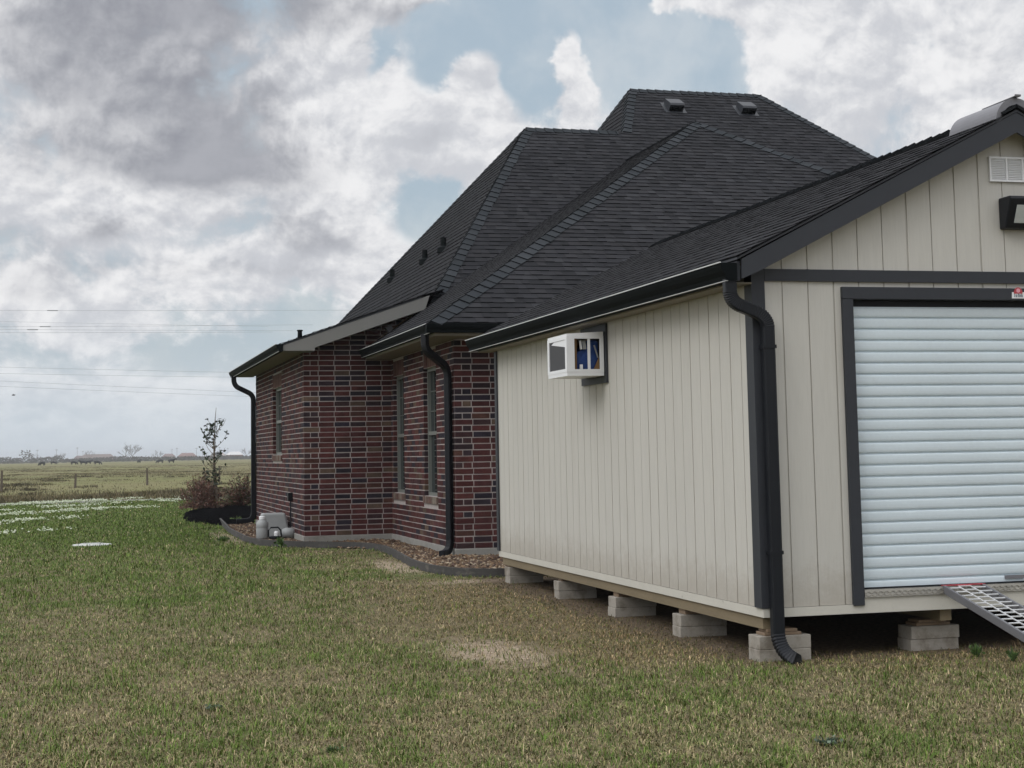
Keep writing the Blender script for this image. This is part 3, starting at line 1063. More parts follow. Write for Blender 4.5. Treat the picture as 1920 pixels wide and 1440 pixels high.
# ------------------------------------------------------------------ concrete blocks and shims under the shed
BW, BH, BD = .395, .093, .195
bmesh_blk = MB()
bmesh_blk.box(0, BW, 0, BD, 0, BH)
proto_blk = None
piers = [  # x, y, turn, words
    (4.625, 17.62, .04, 'at the shed end beside the garden edging'),
    (4.62, 15.68, -.03, 'second from the far end along the shed side'),
    (4.615, 13.87, .03, 'halfway along the shed side'),
    (4.61, 12.22, -.02, 'along the shed side next to the corner pier'),
    (4.585, 10.60, .0, 'under the shed corner behind the downspout'),
    (5.835, 10.72, .02, 'under the roller door beside the metal ramp'),
    (7.25, 10.72, -.02, 'under the roller door right of the metal ramp'),
    (8.42, 10.62, .01, 'under the far right front corner of the shed')]
for i, (x, y, a, w_) in enumerate(piers):
    gz = ghs(x, y)
    for k in range(2):
        jx, jy, ja = random.uniform(-.006, .006), random.uniform(-.006, .006), random.uniform(-.012, .012)
        if proto_blk is None:
            o = proto_blk = bmesh_blk.build('concrete_block', M['concrete'], None, bevel=.005)
        else:
            o = proto_blk.copy()
            COL.objects.link(o)
        o.location = (x + jx, y + jy, gz - .012 + k * (BH + .001))
        o.rotation_euler = (0, 0, a + ja)
        tag(o, ('upper' if k else 'lower') + ' grey block of the pier ' + w_, 'concrete block', 'concrete blocks under the shed')
    top = gz - .012 + 2 * (BH + .001)
    if i >= 3:
        hgt = .222 - top
        sm = MB()
        n = 2 if i >= 4 else 1
        th = hgt / n
        for k in range(n):
            sm.box(.05 + .02 * k, .33 - .03 * k, .015, .17, k * th, (k + 1) * th - .0015)
        so = sm.build('wood_shim', M['wood'], None, origin=(0, 0, 0), bevel=.003)
        so.location = (x, y, top)
        so.rotation_euler = (0, 0, a)
        tag(so, 'brown wooden shim on the blocks ' + w_, 'wood shim', 'wooden shims under the shed')
    else:
        sm = MB()
        sm.box(.04, .16, .02, .15, 0, .222 - top - .001)
        so = sm.build('wood_shim', M['wood'], None, origin=(0, 0, 0), bevel=.003)
        so.location = (x, y, top)
        so.rotation_euler = (0, 0, a)
        tag(so, 'thin wooden shim on the blocks ' + w_, 'wood shim', 'wooden shims under the shed')

# ------------------------------------------------------------------ metal ramp
ramp = thing('loading_ramp', (6.2, 9.7, 0), 'silver aluminium ramp with open grid leaning on the shed threshold', 'ramp')
ra, rb = Vector((6.03, 10.575, .468)), Vector((6.03, 8.75, .035))
tdir = (rb - ra).normalized()
nrm = Vector((1, 0, 0)).cross(tdir)
if nrm.z < 0:
    nrm = -nrm
wd = .315
for k in (0, 1):
    mb = MB()
    off = Vector((k * wd, 0, 0))
    mb.bar(ra + off - nrm * .014, rb + off - nrm * .014, .022, .058, upv=nrm)
    mb.build('side_rail', M['aludull'], ramp, bevel=.004)
gr = MB()
nr_ = 22
cw = (wd - .022) / 3
for col_ in range(3):
    for i in range(nr_):
        p = ra.lerp(rb, (i + (.25 if col_ % 2 else .72)) / nr_)
        xa = .011 + col_ * cw
        gr.bar(p + Vector((xa, 0, 0)) + nrm * .008, p + Vector((xa + cw, 0, 0)) + nrm * .008, .014, .006, upv=nrm)
for f in (1, 2):
    o_ = Vector((.011 + cw * f, 0, 0))
    gr.bar(ra + o_ + nrm * .006, rb + o_ + nrm * .006, .010, .006, upv=nrm)
gr.build('rung_grid', M['alu'], ramp)
mb = MB()
mb.box(6.02, 6.36, 10.555, 10.60, .4752, .481)
mb.build('top_lip', M['red'], ramp)

# ------------------------------------------------------------------ brick house
house = thing('brick_house', (8, 30, 0), 'red brick house with steep dark shingled hip roofs and black gutters, behind the shed', 'house')
BRC = [tuple(k * .86 for k in c) for c in ((.092, .031, .030), (.080, .028, .028), (.10, .035, .032), (.070, .026, .027), (.088, .031, .030), (.058, .027, .029), (.038, .025, .031), (.029, .024, .034),
       (.050, .028, .030), (.095, .045, .036), (.08, .029, .029), (.092, .034, .031), (.042, .027, .031), (.088, .031, .029), (.074, .028, .028), (.11, .075, .055), (.032, .026, .034))]
BL_, BC = .265, .0853


def brick_wall(name, o, d, n, L, zb, ztop, holes=(), q0=0, q1=0, par=0, dep=.1):
    """bricks as real pieces over a recessed mortar face. o start, d direction, n outward normal; holes (s0,s1,z0,z1);
    q0/q1: how this wall meets an outer corner (0 plain end, 1/2 = runs through on odd/even courses)"""
    rd = random.Random(hash((round(o[0] * 10), round(o[1] * 10))) & 255)
    o, d, n = Vector((*o, 0)), Vector((*d, 0)), Vector((*n, 0))
    Z = Vector((0, 0, 1))
    br = MB()
    mo = MB()
    jt = .0145
    zmax = max(ztop(0), ztop(L), ztop(L / 2))
    rows = int((zmax - zb) / BC) + 1

    def put(s0, s1, z0, z1, c, dd=dep, pr=0.):
        if s1 - s0 < .02 or z1 - z0 < .01:
            return
        e = rd.uniform(-.003, .003) + pr
        z0, z1 = z0 + rd.uniform(-.0012, .0012), z1 + rd.uniform(-.0012, .0012)
        s0, s1 = s0 + rd.uniform(-.002, .002), s1 + rd.uniform(-.002, .002)
        vs = []
        for dd_ in (e, -dd):
            for z_ in (z0, z1):
                for s in (s0, s1):
                    vs.append(o + d * s + n * dd_ + Z * z_)
        br.faces(vs, [(0, 1, 3, 2), (0, 4, 5, 1), (2, 3, 7, 6), (0, 2, 6, 4), (1, 5, 7, 3)], c)
    heads = []
    for h in holes:                                       # soldier course above, rowlock sill below
        heads.append((h[0] - .0, h[1] + .0, h[3], h[3] + .26, 'h'))
        heads.append((h[0] - .06, h[1] + .06, h[2] - .115, h[2] + .0, 's'))
    for r in range(rows):
        z0 = zb + r * BC + jt / 2
        z1 = zb + (r + 1) * BC - jt / 2
        even = r % 2
        sa, sb = 0., L
        if q0 and (even == (q0 - 1)):
            sa = .1 + jt
        if q1 and (even == (q1 - 1)):
            sb = L - .1 - jt
        s = sa - ((BL_ / 2 if even else 0) if not q0 else (0 if sa == 0 else BL_ / 2 - .1))
        if q0 and sa > 0:
            s = sa
            first = BL_ / 2
        else:
            first = BL_
        while s < sb:
            w = first if first != BL_ else BL_
            first = BL_
            a, b = max(s, sa), min(s + w - jt, sb)
            segs = [(a, b)]
            for h in list(holes) + heads:
                if z1 > h[2] + .012 and z0 < h[3] - .012:
                    ns = []
                    for (p, q) in segs:
                        if q <= h[0] or p >= h[1]:
                            ns.append((p, q))
                        else:
                            if p < h[0] - .02:
                                ns.append((p, h[0] - (jt if len(h) > 4 else 0)))
                            if q > h[1] + .02:
                                ns.append((h[1] + (jt if len(h) > 4 else 0), q))
                    segs = ns
            for (p, q) in segs:
                zt = min(z1, ztop((p + q) / 2) - .005)
                if zt > z0:
                    c = rd.choice(BRC)
                    f = rd.uniform(.8, 1.2)
                    put(p, q, z0, zt, tuple(k * f for k in c))
            s += w
    for h in heads:
        m_ = int(round((h[1] - h[0]) / BC))
        st_ = (h[1] - h[0]) / m_
        for k in range(m_):
            c = rd.choice([(.13, .075, .06), (.11, .06, .05), (.15, .09, .07), (.1, .05, .045)]) if h[4] == 'h' else rd.choice([(.2, .17, .14), (.15, .11, .09), (.12, .07, .06)])
            z1_ = min(h[3] - .006, ztop(h[0]) - .01)
            put(h[0] + k * st_ + .005, h[0] + (k + 1) * st_ - .005, h[2] + .006, z1_, c, pr=.0 if h[4] == 'h' else .02)
    # mortar face in cells around the openings
    rec = -.005
    ss = sorted(set([0., L] + [q for h in holes for q in h[:2]] + list(np.linspace(0, L, max(2, int(L / .8))))))
    for s0, s1 in zip(ss[:-1], ss[1:]):
        zs = [(zb, None)]
        for h in holes:
            if h[0] - 1e-6 <= s0 and s1 <= h[1] + 1e-6:
                zs = [(zb, h[2]), (h[3], None)]
        for za, zc in zs:
            t0, t1 = (ztop(s0), ztop(s1)) if zc is None else (zc, zc)
            mo.poly([o + d * s0 + n * rec + Z * za, o + d * s1 + n * rec + Z * za, o + d * s1 + n * rec + Z * t1, o + d * s0 + n * rec + Z * t0])
    for h in holes:
        for s in (h[0] - .006, h[1] + .006):
            mo.poly([o + d * s + n * rec + Z * h[2], o + d * s + n * (-.13) + Z * h[2], o + d * s + n * (-.13) + Z * h[3], o + d * s + n * rec + Z * h[3]])
        for z_ in (h[2], h[3]):
            mo.poly([o + d * h[0] + n * rec + Z * z_, o + d * h[1] + n * rec + Z * z_, o + d * h[1] + n * (-.13) + Z * z_, o + d * h[0] + n * (-.13) + Z * z_])
    w_ = mo.build('wall', M['mortar'], house)
    br.build('brickwork', M['brick'], w_)
    return w_


ZB = .175                                     # first course sits on the slab
C1, C2, CB = (4.97, 21.8), (4.97, 26.6), (3.5, 26.6)
BYE = 34.35
WIN2, WIN3 = (.2, 1.1, .865, 2.78), (2.68, 3.58, .865, 2.78)     # along the wall from C2 towards C1
brick_wall('w', C2, (0, -1), (-1, 0), 4.8, ZB, lambda s: 3.2, [WIN2, WIN3], q1=1)
brick_wall('w', C1, (1, 0), (0, -1), 12.2, ZB, lambda s: 3.2, [], q0=2)
WIN1 = (BYE - 31.15, BYE - 29.75, 1.52, 2.79)
brick_wall('w', (3.5, BYE), (0, -1), (-1, 0), BYE - 26.6, ZB, lambda s: 3.24, [WIN1], q1=1)
brick_wall('w', CB, (1, 0), (0, -1), 2.2, ZB, lambda s: 3.25 + .342 * max(0, s - .0), [], q0=2)
mb = MB()                                     # remaining far walls, plain
for (a, b) in (((17.17, 21.8), (17.17, 30)), ((17.17, 30), (20, 30)), ((20, 30), (20, 43)), ((20, 43), (5.6, 43)), ((5.6, 43), (5.6, BYE)), ((5.6, BYE), (3.5, BYE))):
    mb.poly([(a[0], a[1], .0), (b[0], b[1], .0), (b[0], b[1], 3.3), (a[0], a[1], 3.3)], (.1, .05, .045))
mb.build('rear_wall', M['brick'], house)
fd = MB()                                     # slab edge
for (x0, x1, y0, y1) in ((C1[0] - .018, 17.2, C1[1] - .018, C1[1] + .3), (C1[0] - .018, C1[0] + .3, C1[1] + .3, C2[1] - .018), (CB[0] - .018, 17.2, CB[1] - .018, CB[1] + .3), (CB[0] - .018, CB[0] + .3, CB[1] + .3, BYE)):
    fd.box(x0, x1, y0, y1, -.1, ZB)
fd.build('foundation', M['slab'], house, bevel=.006)

# windows


def window(o, d, n, L, z0, z1, rails, mesh):
    """frame set back in its opening; d along the wall, n outward"""
    o, d, n = Vector((*o, 0)), Vector((*d, 0)), Vector((*n, 0))
    Z = Vector((0, 0, 1))
    fr_ = MB()

    def bx(s0, s1, a, b, d0, d1, mbx):
        c = o + d * (s0 + s1) / 2 + n * (d0 + d1) / 2 + Z * (a + b) / 2
        mbx.obox(c, (d, n, Z), ((s1 - s0) / 2, abs(d1 - d0) / 2, (b - a) / 2))
    f = .05
    bx(0, f, z0, z1, -.125, -.06, fr_)
    bx(L - f, L, z0, z1, -.125, -.06, fr_)
    bx(f, L - f, z0, z0 + f, -.124, -.061, fr_)
    bx(f, L - f, z1 - f, z1, -.124, -.061, fr_)
    for r in rails:
        bx(f, L - f, r - .028, r + .028, -.122, -.063, fr_)
    fo = fr_.build('window', M['winframe'], house)
    gl = MB()
    bx(f - .005, L - f + .005, z0 + f - .005, z1 - f + .005, -.112, -.104, gl)
    gl.build('pane', M['glass'], fo)
    mu = MB()
    for (za, zb_) in mesh:
        for k in (1, 2):
            s = f + (L - 2 * f) * k / 3
            bx(s - .008, s + .008, za, zb_, -.102, -.095, mu)
        nz = int(round((zb_ - za) / .3))
        for k in range(1, nz):
            z_ = za + (zb_ - za) * k / nz
            bx(f, L - f, z_ - .008, z_ + .008, -.1015, -.096, mu)
    if mesh:
        mu.build('muntin', M['muntin'], fo)
    return fo


for w_ in (WIN2, WIN3):
    window((C2[0], C2[1] - w_[0]), (0, -1), (-1, 0), w_[1] - w_[0], w_[2], w_[3], [1.80], [(1.83, 2.73)])
fo = window((3.5, BYE - WIN1[0]), (0, -1), (-1, 0), WIN1[1] - WIN1[0], WIN1[2], WIN1[3], [2.15], [(2.18, 2.74)])

# roof planes
FQ, FY, FZ = .8, 26.2, 3.55
Y1, ZR1, XR1 = 32.14, 8.302, 8.96
Y2, ZR2, XA2, XB2 = 33.81, 9.638, 11.9, 15.08
E3, A3, J3 = (4.5, 21.05, 3.25), (10.95, 27.5, 7.552), (10.95, 31.2, 7.552)
hipb = (5.65, 26.7, 3.95)
roof = thing_roof = MB()
shingles(roof, [E3, (17.4, 21.05, 3.25), A3], seed=21)
shingles(roof, [E3, A3, J3, (4.5, 26.59, 3.25)], seed=22, tk=.6)
shingles(roof, [(17.4, 21.05, 3.25), A3, J3, (17.4, 27, 3.25)], seed=23)
shingles(roof, [hipb, (XR1, Y1, ZR1), (11.15, Y1, ZR1), (11.15, 26.7, 3.95)], seed=24)
shingles(roof, [(11.15, 26.7, 3.95), (11.15, Y1, ZR1), (XA2, Y2, ZR2), (XB2, Y2, ZR2), (20.17, 26.7, 3.95)], seed=24)
shingles(roof, [hipb, (XR1, Y1, ZR1), (5.65, 44.0, 3.95)], seed=25)
shingles(roof, [(11.15, Y1, ZR1), (XA2, Y2, ZR2), (8.84, 45, 3.58)], seed=26)
roof.build('roof', M['shingle'], house)
roofo = [o for o in house.children if o.name.startswith('roof')][0]
r2b = MB()
r2b.poly([(XR1, Y1, ZR1), (11.3, Y1, ZR1), (11.3, 44, 3.95), (5.65, 44, 3.95)], SH[0])
r2b.poly([(XA2, Y2, ZR2), (XB2, Y2, ZR2), (21.2, 45, 3.58), (8.84, 45, 3.58)], SH[0])
r2b.poly([(XB2, Y2, ZR2), (20.17, 26.7, 3.95), (21.2, 45, 3.58)], SH[0])
r2b.build('rear_roof', M['shingle'], house)
rb_ = MB()
BX0, BSL, BZ0 = 3.06, .342, 3.315
shingles(rb_, [(BX0, 26.08, BZ0), (5.44, 26.08, BZ0 + BSL * (5.44 - BX0)), (6.0, 26.9, BZ0 + BSL * (6.0 - BX0)), (6.0, 35.0, BZ0 + BSL * (6.0 - BX0)), (BX0, 35.0, BZ0)], seed=27)
rbo = rb_.build('lean_to_roof', M['shingle'], house)
rd2 = MB()
rd2.prism([(BX0, 26.09, BZ0 - .01), (5.42, 26.09, BZ0 + BSL * (5.42 - BX0) - .01), (5.42, 26.09, BZ0 + BSL * (5.42 - BX0) - .03), (BX0, 26.09, BZ0 - .03)], (0, 8.9, 0))
rd2.build('roof_deck', M['trim'], rbo)
hc_ = MB()
nF3, nL3 = (0, -.667, 1), (-.667, 0, 1)
caps(hc_, E3, A3, nL3, nF3, .16, .2, 31)
caps(hc_, (17.4, 21.05, 3.25), A3, (.667, 0, 1), nF3, .16, .2, 32)
caps(hc_, A3, J3, nL3, (.667, 0, 1), .15, .2, 33)
caps(hc_, hipb, (XR1, Y1, ZR1), (-1.33, 0, 1), (0, -.8, 1), .16, .2, 34)
caps(hc_, (XR1, Y1, ZR1), (11.0, Y1, ZR1), (0, -.8, 1), (0, .36, 1), .15, .2, 35)
caps(hc_, (11.15, Y1, ZR1), (XA2, Y2, ZR2), (-2.0, 0, 1), (0, -.8, 1), .16, .2, 36)
caps(hc_, (XA2, Y2, ZR2), (XB2, Y2, ZR2), (0, -.8, 1), (0, .53, 1), .15, .2, 37)
caps(hc_, (20.17, 26.7, 3.95), (XB2, Y2, ZR2), (1.05, 0, 1), (0, -.8, 1), .16, .2, 38)
caps(hc_, (8.84, 45, 3.58), (XA2, Y2, ZR2), (-2.0, 0, 1), (0, .53, 1), .14, .2, 39)
caps(hc_, (5.65, 44, 3.95), (XR1, Y1, ZR1), (-1.33, 0, 1), (0, .36, 1), .14, .2, 40)
hc_.build('hip_caps', M['shingle'], roofo)
# box vents near the top ridge
for x in (12.5, 14.24):
    y0 = 32.98
    z0 = FZ + FQ * (y0 - FY)
    nr3 = Vector((0, -FQ, 1)).normalized()
    sl = Vector((0, 1, FQ)).normalized()
    mb = MB()
    c = Vector((x + .18, y0 + .15, z0 + .15 * FQ)) + nr3 * .012
    mb.obox(c, ((1, 0, 0), sl, nr3), (.25, .25, .006))
    mb.prism([c + Vector((-.17, 0, 0)) + sl * a + nr3 * b for a, b in ((-.17, .005), (-.2, .17), (-.15, .2), (.2, .13), (.2, .005))], (.34, 0, 0))
    vo = mb.build('box_vent', M['trim'], house, bevel=.012)
    ms = MB()
    ms.prism([c + Vector((-.14, 0, 0)) + sl * a + nr3 * b for a, b in ((-.174, .02), (-.2, .13), (-.205, .13), (-.18, .02))], (.28, 0, 0))
    ms.build('vent_mouth', M['gutter'], vo)
# pipe vents on the left slope and on the lean-to
for (x, y, z_) in ((6.84, 36.3, 5.53), (6.82, 32.5, 5.50), (6.85, 30.85, 5.54)):
    mb = MB()
    mb.lathe([(.13, -.08), (.12, .02), (.06, .06), (.055, .22), (.05, .23)], (x, y, z_), 12)
    mb.build('pipe_vent', M['gutter'], house)
mb = MB()
px_, py_ = 3.75, 29.0
zz = BZ0 + BSL * (px_ - BX0)
mb.lathe([(.10, -.02), (.09, .04), (.045, .06), (.04, .2), (.055, .2), (.055, .22), (.035, .225)], (px_, py_, zz), 14)
mb.build('pipe_vent', M['gutter'], house)
# fascia, soffits, gutters
mb = MB()
def rk(x):
    return BZ0 + BSL * (x - BX0) - .035
mb.prism([(3.10, 26.095, rk(3.10)), (5.55, 26.095, rk(5.55)), (5.47, 26.095, rk(5.47) - .21), (3.62, 26.095, rk(3.62) - .215), (3.62, 26.095, 3.205), (3.10, 26.095, 3.205)], (0, .03, 0))
mb.prism([(3.10, 26.126, 3.205), (3.62, 26.126, 3.205), (3.62, 26.126, rk(3.62) - .05), (3.10, 26.126, rk(3.1) - .05)], (0, .47, 0))
mb.build('rake_fascia', M['fascia'], house, bevel=.003)
mb = MB()
mb.prism([(3.62, 26.126, rk(3.62) - .19), (5.5, 26.126, rk(5.5) - .19), (5.5, 26.126, rk(5.5) - .18), (3.62, 26.126, rk(3.62) - .18)], (0, .47, 0))
mb.box(3.13, 3.5, 26.6, 34.95, 3.21, 3.225)
mb.box(4.56, 4.965, 21.12, 26.59, 3.085, 3.10)
mb.box(4.965, 17.5, 21.12, 21.79, 3.085, 3.10)
mb.build('soffit', M['soffit'], house)
mb = MB()
mb.box(3.10, 3.128, 26.13, 34.95, 3.2, BZ0 - .012)
mb.box(4.545, 4.558, 21.12, 26.58, 3.08, 3.235)
mb.box(4.545, 17.5, 21.095, 21.118, 3.08, 3.235)
mb.build('eave_fascia', M['soffit'], house)
gutter('gutter', (3.098, 26.08, BZ0 - .005), (3.098, 34.98, BZ0 - .005), (-1, 0, 0), .115, .115, house, True)
gutter('gutter', (4.543, 21.09, 3.238), (4.543, 26.58, 3.238), (-1, 0, 0), .12, .115, house, True)
gutter('gutter', (4.42, 21.093, 3.238), (17.5, 21.093, 3.238), (0, -1, 0), .12, .115, house, False)
mb = MB()                                     # brown flashing board and metal kick-out where the wing roof meets the wall
mb.bar((4.62, 26.585, 3.28), (5.35, 26.585, 3.80), .02, .10)
mb.build('step_flashing', M['wood'], house)
mb = MB()
mb.obox((4.93, 26.5, 3.6), ((1, 0, .6), (0, 1, 0), (-.6, 0, 1)), (.05, .06, .05))
mb.build('kickout_flashing', M['aludull'], house)
downspout([('s', (4.485, 21.45, 3.13), (4.485, 21.45, 3.0)), ('e', (4.485, 21.45, 3.02), (4.485, 21.45, 2.90), (4.60, 21.56, 2.85)),
           ('s', (4.595, 21.555, 2.853), (4.80, 21.80, 2.745)), ('e', (4.795, 21.795, 2.748), (4.905, 21.93, 2.69), (4.905, 21.93, 2.56)),
           ('s', (4.905, 21.93, 2.58), (4.905, 21.93, .27)), ('e', (4.905, 21.93, .29), (4.905, 21.93, .15), (4.80, 21.80, .12)), ('s', (4.803, 21.804, .121), (4.74, 21.72, .115))], .1, .085, (.77, -.64, 0), house)
downspout([('s', (3.03, 34.3, 3.21), (3.03, 34.3, 3.12)), ('e', (3.03, 34.3, 3.14), (3.03, 34.3, 3.0), (3.14, 34.3, 2.95)),
           ('s', (3.135, 34.3, 2.952), (3.34, 34.3, 2.85)), ('e', (3.335, 34.3, 2.853), (3.44, 34.3, 2.8), (3.44, 34.3, 2.68)),
           ('s', (3.44, 34.3, 2.7), (3.44, 34.3, .32)), ('e', (3.44, 34.3, .34), (3.44, 34.3, .17), (3.30, 34.3, .16)), ('s', (3.303, 34.3, .16), (3.08, 34.3, .15))], .1, .085, (0, 1, 0), house)
# hose bib with its pipe on the left wall
mb = MB()
mb.tube([(3.47, 28.2, .15), (3.47, 28.2, .78)], .012, 8)
mb.box(3.42, 3.50, 28.14, 28.26, .72, .86)
mb.build('hose_tap', M['black'], house)

# ------------------------------------------------------------------ garden bed
EDGE = [(2.90, 36.2), (2.80, 34.0), (2.68, 31.2), (2.63, 28.6), (2.68, 27.0), (2.86, 26.0), (3.24, 25.35), (3.80, 24.85), (4.16, 24.4), (4.26, 23.6), (4.22, 22.6), (4.13, 21.2), (4.08, 20.3), (4.12, 19.5), (4.27, 18.9), (4.55, 18.6), (4.85, 18.5), (5.6, 18.45)]


def smooth_line(P, n=6):
    out = []
    for i in range(len(P) - 1):
        p0, p1, p2, p3 = [np.array(P[max(0, min(len(P) - 1, i + k))]) for k in (-1, 0, 1, 2)]
        for j in range(n):
            t = j / n
            out.append(.5 * (2 * p1 + (p2 - p0) * t + (2 * p0 - 5 * p1 + 4 * p2 - p3) * t * t + (3 * p1 - p0 - 3 * p2 + p3) * t ** 3))
    out.append(np.array(P[-1]))
    return [tuple(p) for p in out]


el_ = smooth_line(EDGE)
mb = MB()
mb.sweep([(x, y, ghs(x, y) + .045) for x, y in el_], [(-.018, -.09), (.018, -.09), (.018, .055), (-.018, .055)], ref=(0, 0, 1))
eo = mb.build('garden_edging', M['rubber'], None)
tag(eo, 'low dark grey edging curving round the gravel bed along the house', 'garden edging')
# bed of small stones: a base sheet and loose stones over it
WALLX = lambda y: 3.48 if y > 26.58 else 4.95
mb = MB()
for (x0, y0), (x1, y1) in zip(el_[:-1], el_[1:]):
    if x0 > 4.9:
        continue
    a, b = WALLX(y0), WALLX(y1)
    if y0 < 21.8:
        a = b = 6.5
    if abs(a - b) > .5:
        a = b = min(a, b)
    mb.poly([(x0, y0, .075), (x1, y1, .075), (max(b, x1), y1, .085), (max(a, x0), y0, .085)])
mb.poly([(3.3, 26.58, .08), (3.2, 25.4, .079), (4.3, 24.3, .079), (4.95, 24.3, .083), (4.95, 26.58, .084)])
bs = mb.build('gravel_base', mat('brown_grit', (.085, .055, .036), .95, amp=.35, scale=6, fine=60, spec=.15))
stuff(bs, 'brown grit under the loose stones of the garden bed', 'gravel')
sv, sf, sc_ = [], [], []
ico = [(0, 0, 1), (.9, 0, .1), (.28, .85, .1), (-.73, .53, .1), (-.73, -.53, .1), (.28, -.85, .1), (0, 0, -.6)]
icf = [(0, 1, 2), (0, 2, 3), (0, 3, 4), (0, 4, 5), (0, 5, 1), (6, 2, 1), (6, 3, 2), (6, 4, 3), (6, 5, 4), (6, 1, 5)]
STC = [(.11, .065, .038), (.15, .095, .052), (.075, .042, .03), (.23, .175, .11), (.12, .075, .045), (.06, .036, .026), (.17, .105, .058), (.3, .24, .17), (.09, .055, .033), (.07, .045, .03)]
mb = MB()
cnt = 0
elx = np.array([p[0] for p in el_])
ely = np.array([p[1] for p in el_])
tries = 0
while cnt < 5200 and tries < 60000:
    tries += 1
    y = random.uniform(18.6, 35.5) if random.random() < .5 else random.uniform(18.6, 26.6)
    i = int(np.argmin(np.abs(ely - y)))
    xe = float(elx[i])
    xw = 5.6 if y < 21.78 else WALLX(y)
    if 24.2 < y < 26.6:
        xe = 3.3 if y > 25.4 else 3.3 + (25.4 - y) * .8
    if xw - xe < .1:
        continue
    x = random.uniform(xe + .03, xw - .02)
    r = random.uniform(.016, .036)
    sx_, sy_, sz_ = random.uniform(.8, 1.35), random.uniform(.8, 1.35), random.uniform(.5, .9)
    an = random.uniform(0, 6.28)
    ca, sa = math.cos(an), math.sin(an)
    zb_ = .083 + .02 * math.sin(y * 3 + x * 5) * random.random()
    vs = [(x + r * (ca * a * sx_ - sa * b * sy_), y + r * (sa * a * sx_ + ca * b * sy_), zb_ + r * c * sz_) for a, b, c in [(p[0] * random.uniform(.8, 1.2), p[1] * random.uniform(.8, 1.2), p[2]) for p in ico]]
    f = random.uniform(.75, 1.15)
    mb.faces(vs, icf, tuple(k * f for k in random.choice(STC)))
    cnt += 1
go = mb.build('gravel', M['stone'])
stuff(go, 'loose tan and brown stones filling the garden bed', 'gravel')

# mulch mound with saplings and shrubs beyond the corner
mb = MB()
nx_, ny_ = 46, 60
mx = np.linspace(2.1, 4.9, nx_)
my = np.linspace(34.4, 48.0, ny_)
MX, MY = np.meshgrid(mx, my)
cx_ = np.interp(MY, [34, 37, 42, 48], [3.15, 3.0, 3.45, 4.3])
rw = np.interp(MY, [34.4, 36, 39, 43, 46, 48], [.25, .6, .95, 1.05, .7, .1])
q_ = np.abs(MX - cx_) / rw
H_ = np.where(q_ < 1, np.sqrt(np.clip(1 - q_ ** 2, 0, 1)), -.3) * .12 * np.interp(MY, [34.4, 37, 46, 48], [.4, 1, 1, .2])
H_ = H_ + (fbm(MX * 5, MY * 5, 9, 4) - .5) * .09
MZ = gh(MX, MY) + np.where(q_ < 1.15, H_, -.2)
vs = np.stack([MX, MY, MZ], -1).reshape(-1, 3).tolist()
mb.faces(vs, [(j * nx_ + i, j * nx_ + i + 1, (j + 1) * nx_ + i + 1, (j + 1) * nx_ + i) for j in range(ny_ - 1) for i in range(nx_ - 1)])
mo_ = mb.build('mulch', M['mulch'])
stuff(mo_, 'low mound of black mulch beyond the house corner', 'mulch')


def mulch_z(x, y):
    i = int(np.argmin(np.abs(mx - x)))
    j = int(np.argmin(np.abs(my - y)))
    return float(max(MZ[j, i], ghs(x, y)))


def leafpoly(mb, p, dr, nrm_, L, w, c):
    p, dr = Vector(p), Vector(dr).normalized()
    s = dr.cross(Vector(nrm_))
    if s.length < 1e-3:
        s = dr.cross(Vector((1, 0, 0)))
    s.normalize()
    mb.poly([p, p + dr * L * .45 + s * w, p + dr * L, p + dr * L * .45 - s * w], c)


def rvec(rd, z0=-1., z1=1.):
    while True:
        v = Vector((rd.uniform(-1, 1), rd.uniform(-1, 1), rd.uniform(z0, z1)))
        if .05 < v.length < 1:
            return v.normalized()


# sapling
rd = random.Random(5)
sz = mulch_z(3.36, 42.9)
sap = thing('sapling_tree', (3.36, 42.9, sz), 'slender young tree with sparse dark leaves standing in the black mulch', 'tree')
tr = MB()
lf = MB()
base = Vector((3.36, 42.9, sz))
ctrl = [base + Vector((0, 0, -.05)), base + Vector((-.03, 0, .5)), base + Vector((-.07, .02, 1.1)), base + Vector((-.09, 0, 1.7)), base + Vector((-.06, 0, 2.3)), base + Vector((-.03, 0, 2.62))]
tr.tube(ctrl, .02, 7, radii=[.034, .03, .025, .018, .01, .005])
LC = [(.028, .045, .022), (.02, .032, .018), (.04, .06, .026), (.03, .04, .025)]
for i in range(38):
    h = rd.uniform(.3, 2.2)
    k = h / 2.65
    p = base + Vector((-.05 - .03 * math.sin(h * 2), 0, h))
    a = rd.uniform(0, 6.28)
    L = (.68 - .25 * k) * rd.uniform(.6, 1.1)
    dr = Vector((math.cos(a) * .78, math.sin(a) * .7, 1)).normalized()
    mid = p + dr * L * .5 + Vector((math.cos(a), math.sin(a), 0)) * .05
    end = p + dr * L
    tr.tube([p, mid, end], .006, 5, radii=[.009, .006, .003])
    big = rd.random() < .75
    for j in range(rd.randint(6, 12) if big else rd.randint(1, 4)):
        t = rd.uniform(.35, 1.02)
        q = p.lerp(mid, t * 2) if t < .5 else mid.lerp(end, (t - .5) * 2)
        leafpoly(lf, q, rvec(rd, -.4, 1), rvec(rd), rd.uniform(.08, .135), rd.uniform(.022, .038), rd.choice(LC))
for i in range(24):
    q = base + Vector((-.04 + rd.uniform(-.08, .1), rd.uniform(-.06, .06), rd.uniform(.1, .7)))
    leafpoly(lf, q, rvec(rd, -.4, 1), rvec(rd), rd.uniform(.05, .09), .022, rd.choice(LC))
tr.build('trunk', M['bark'], sap)
lf.build('crown', M['leaf'], sap)


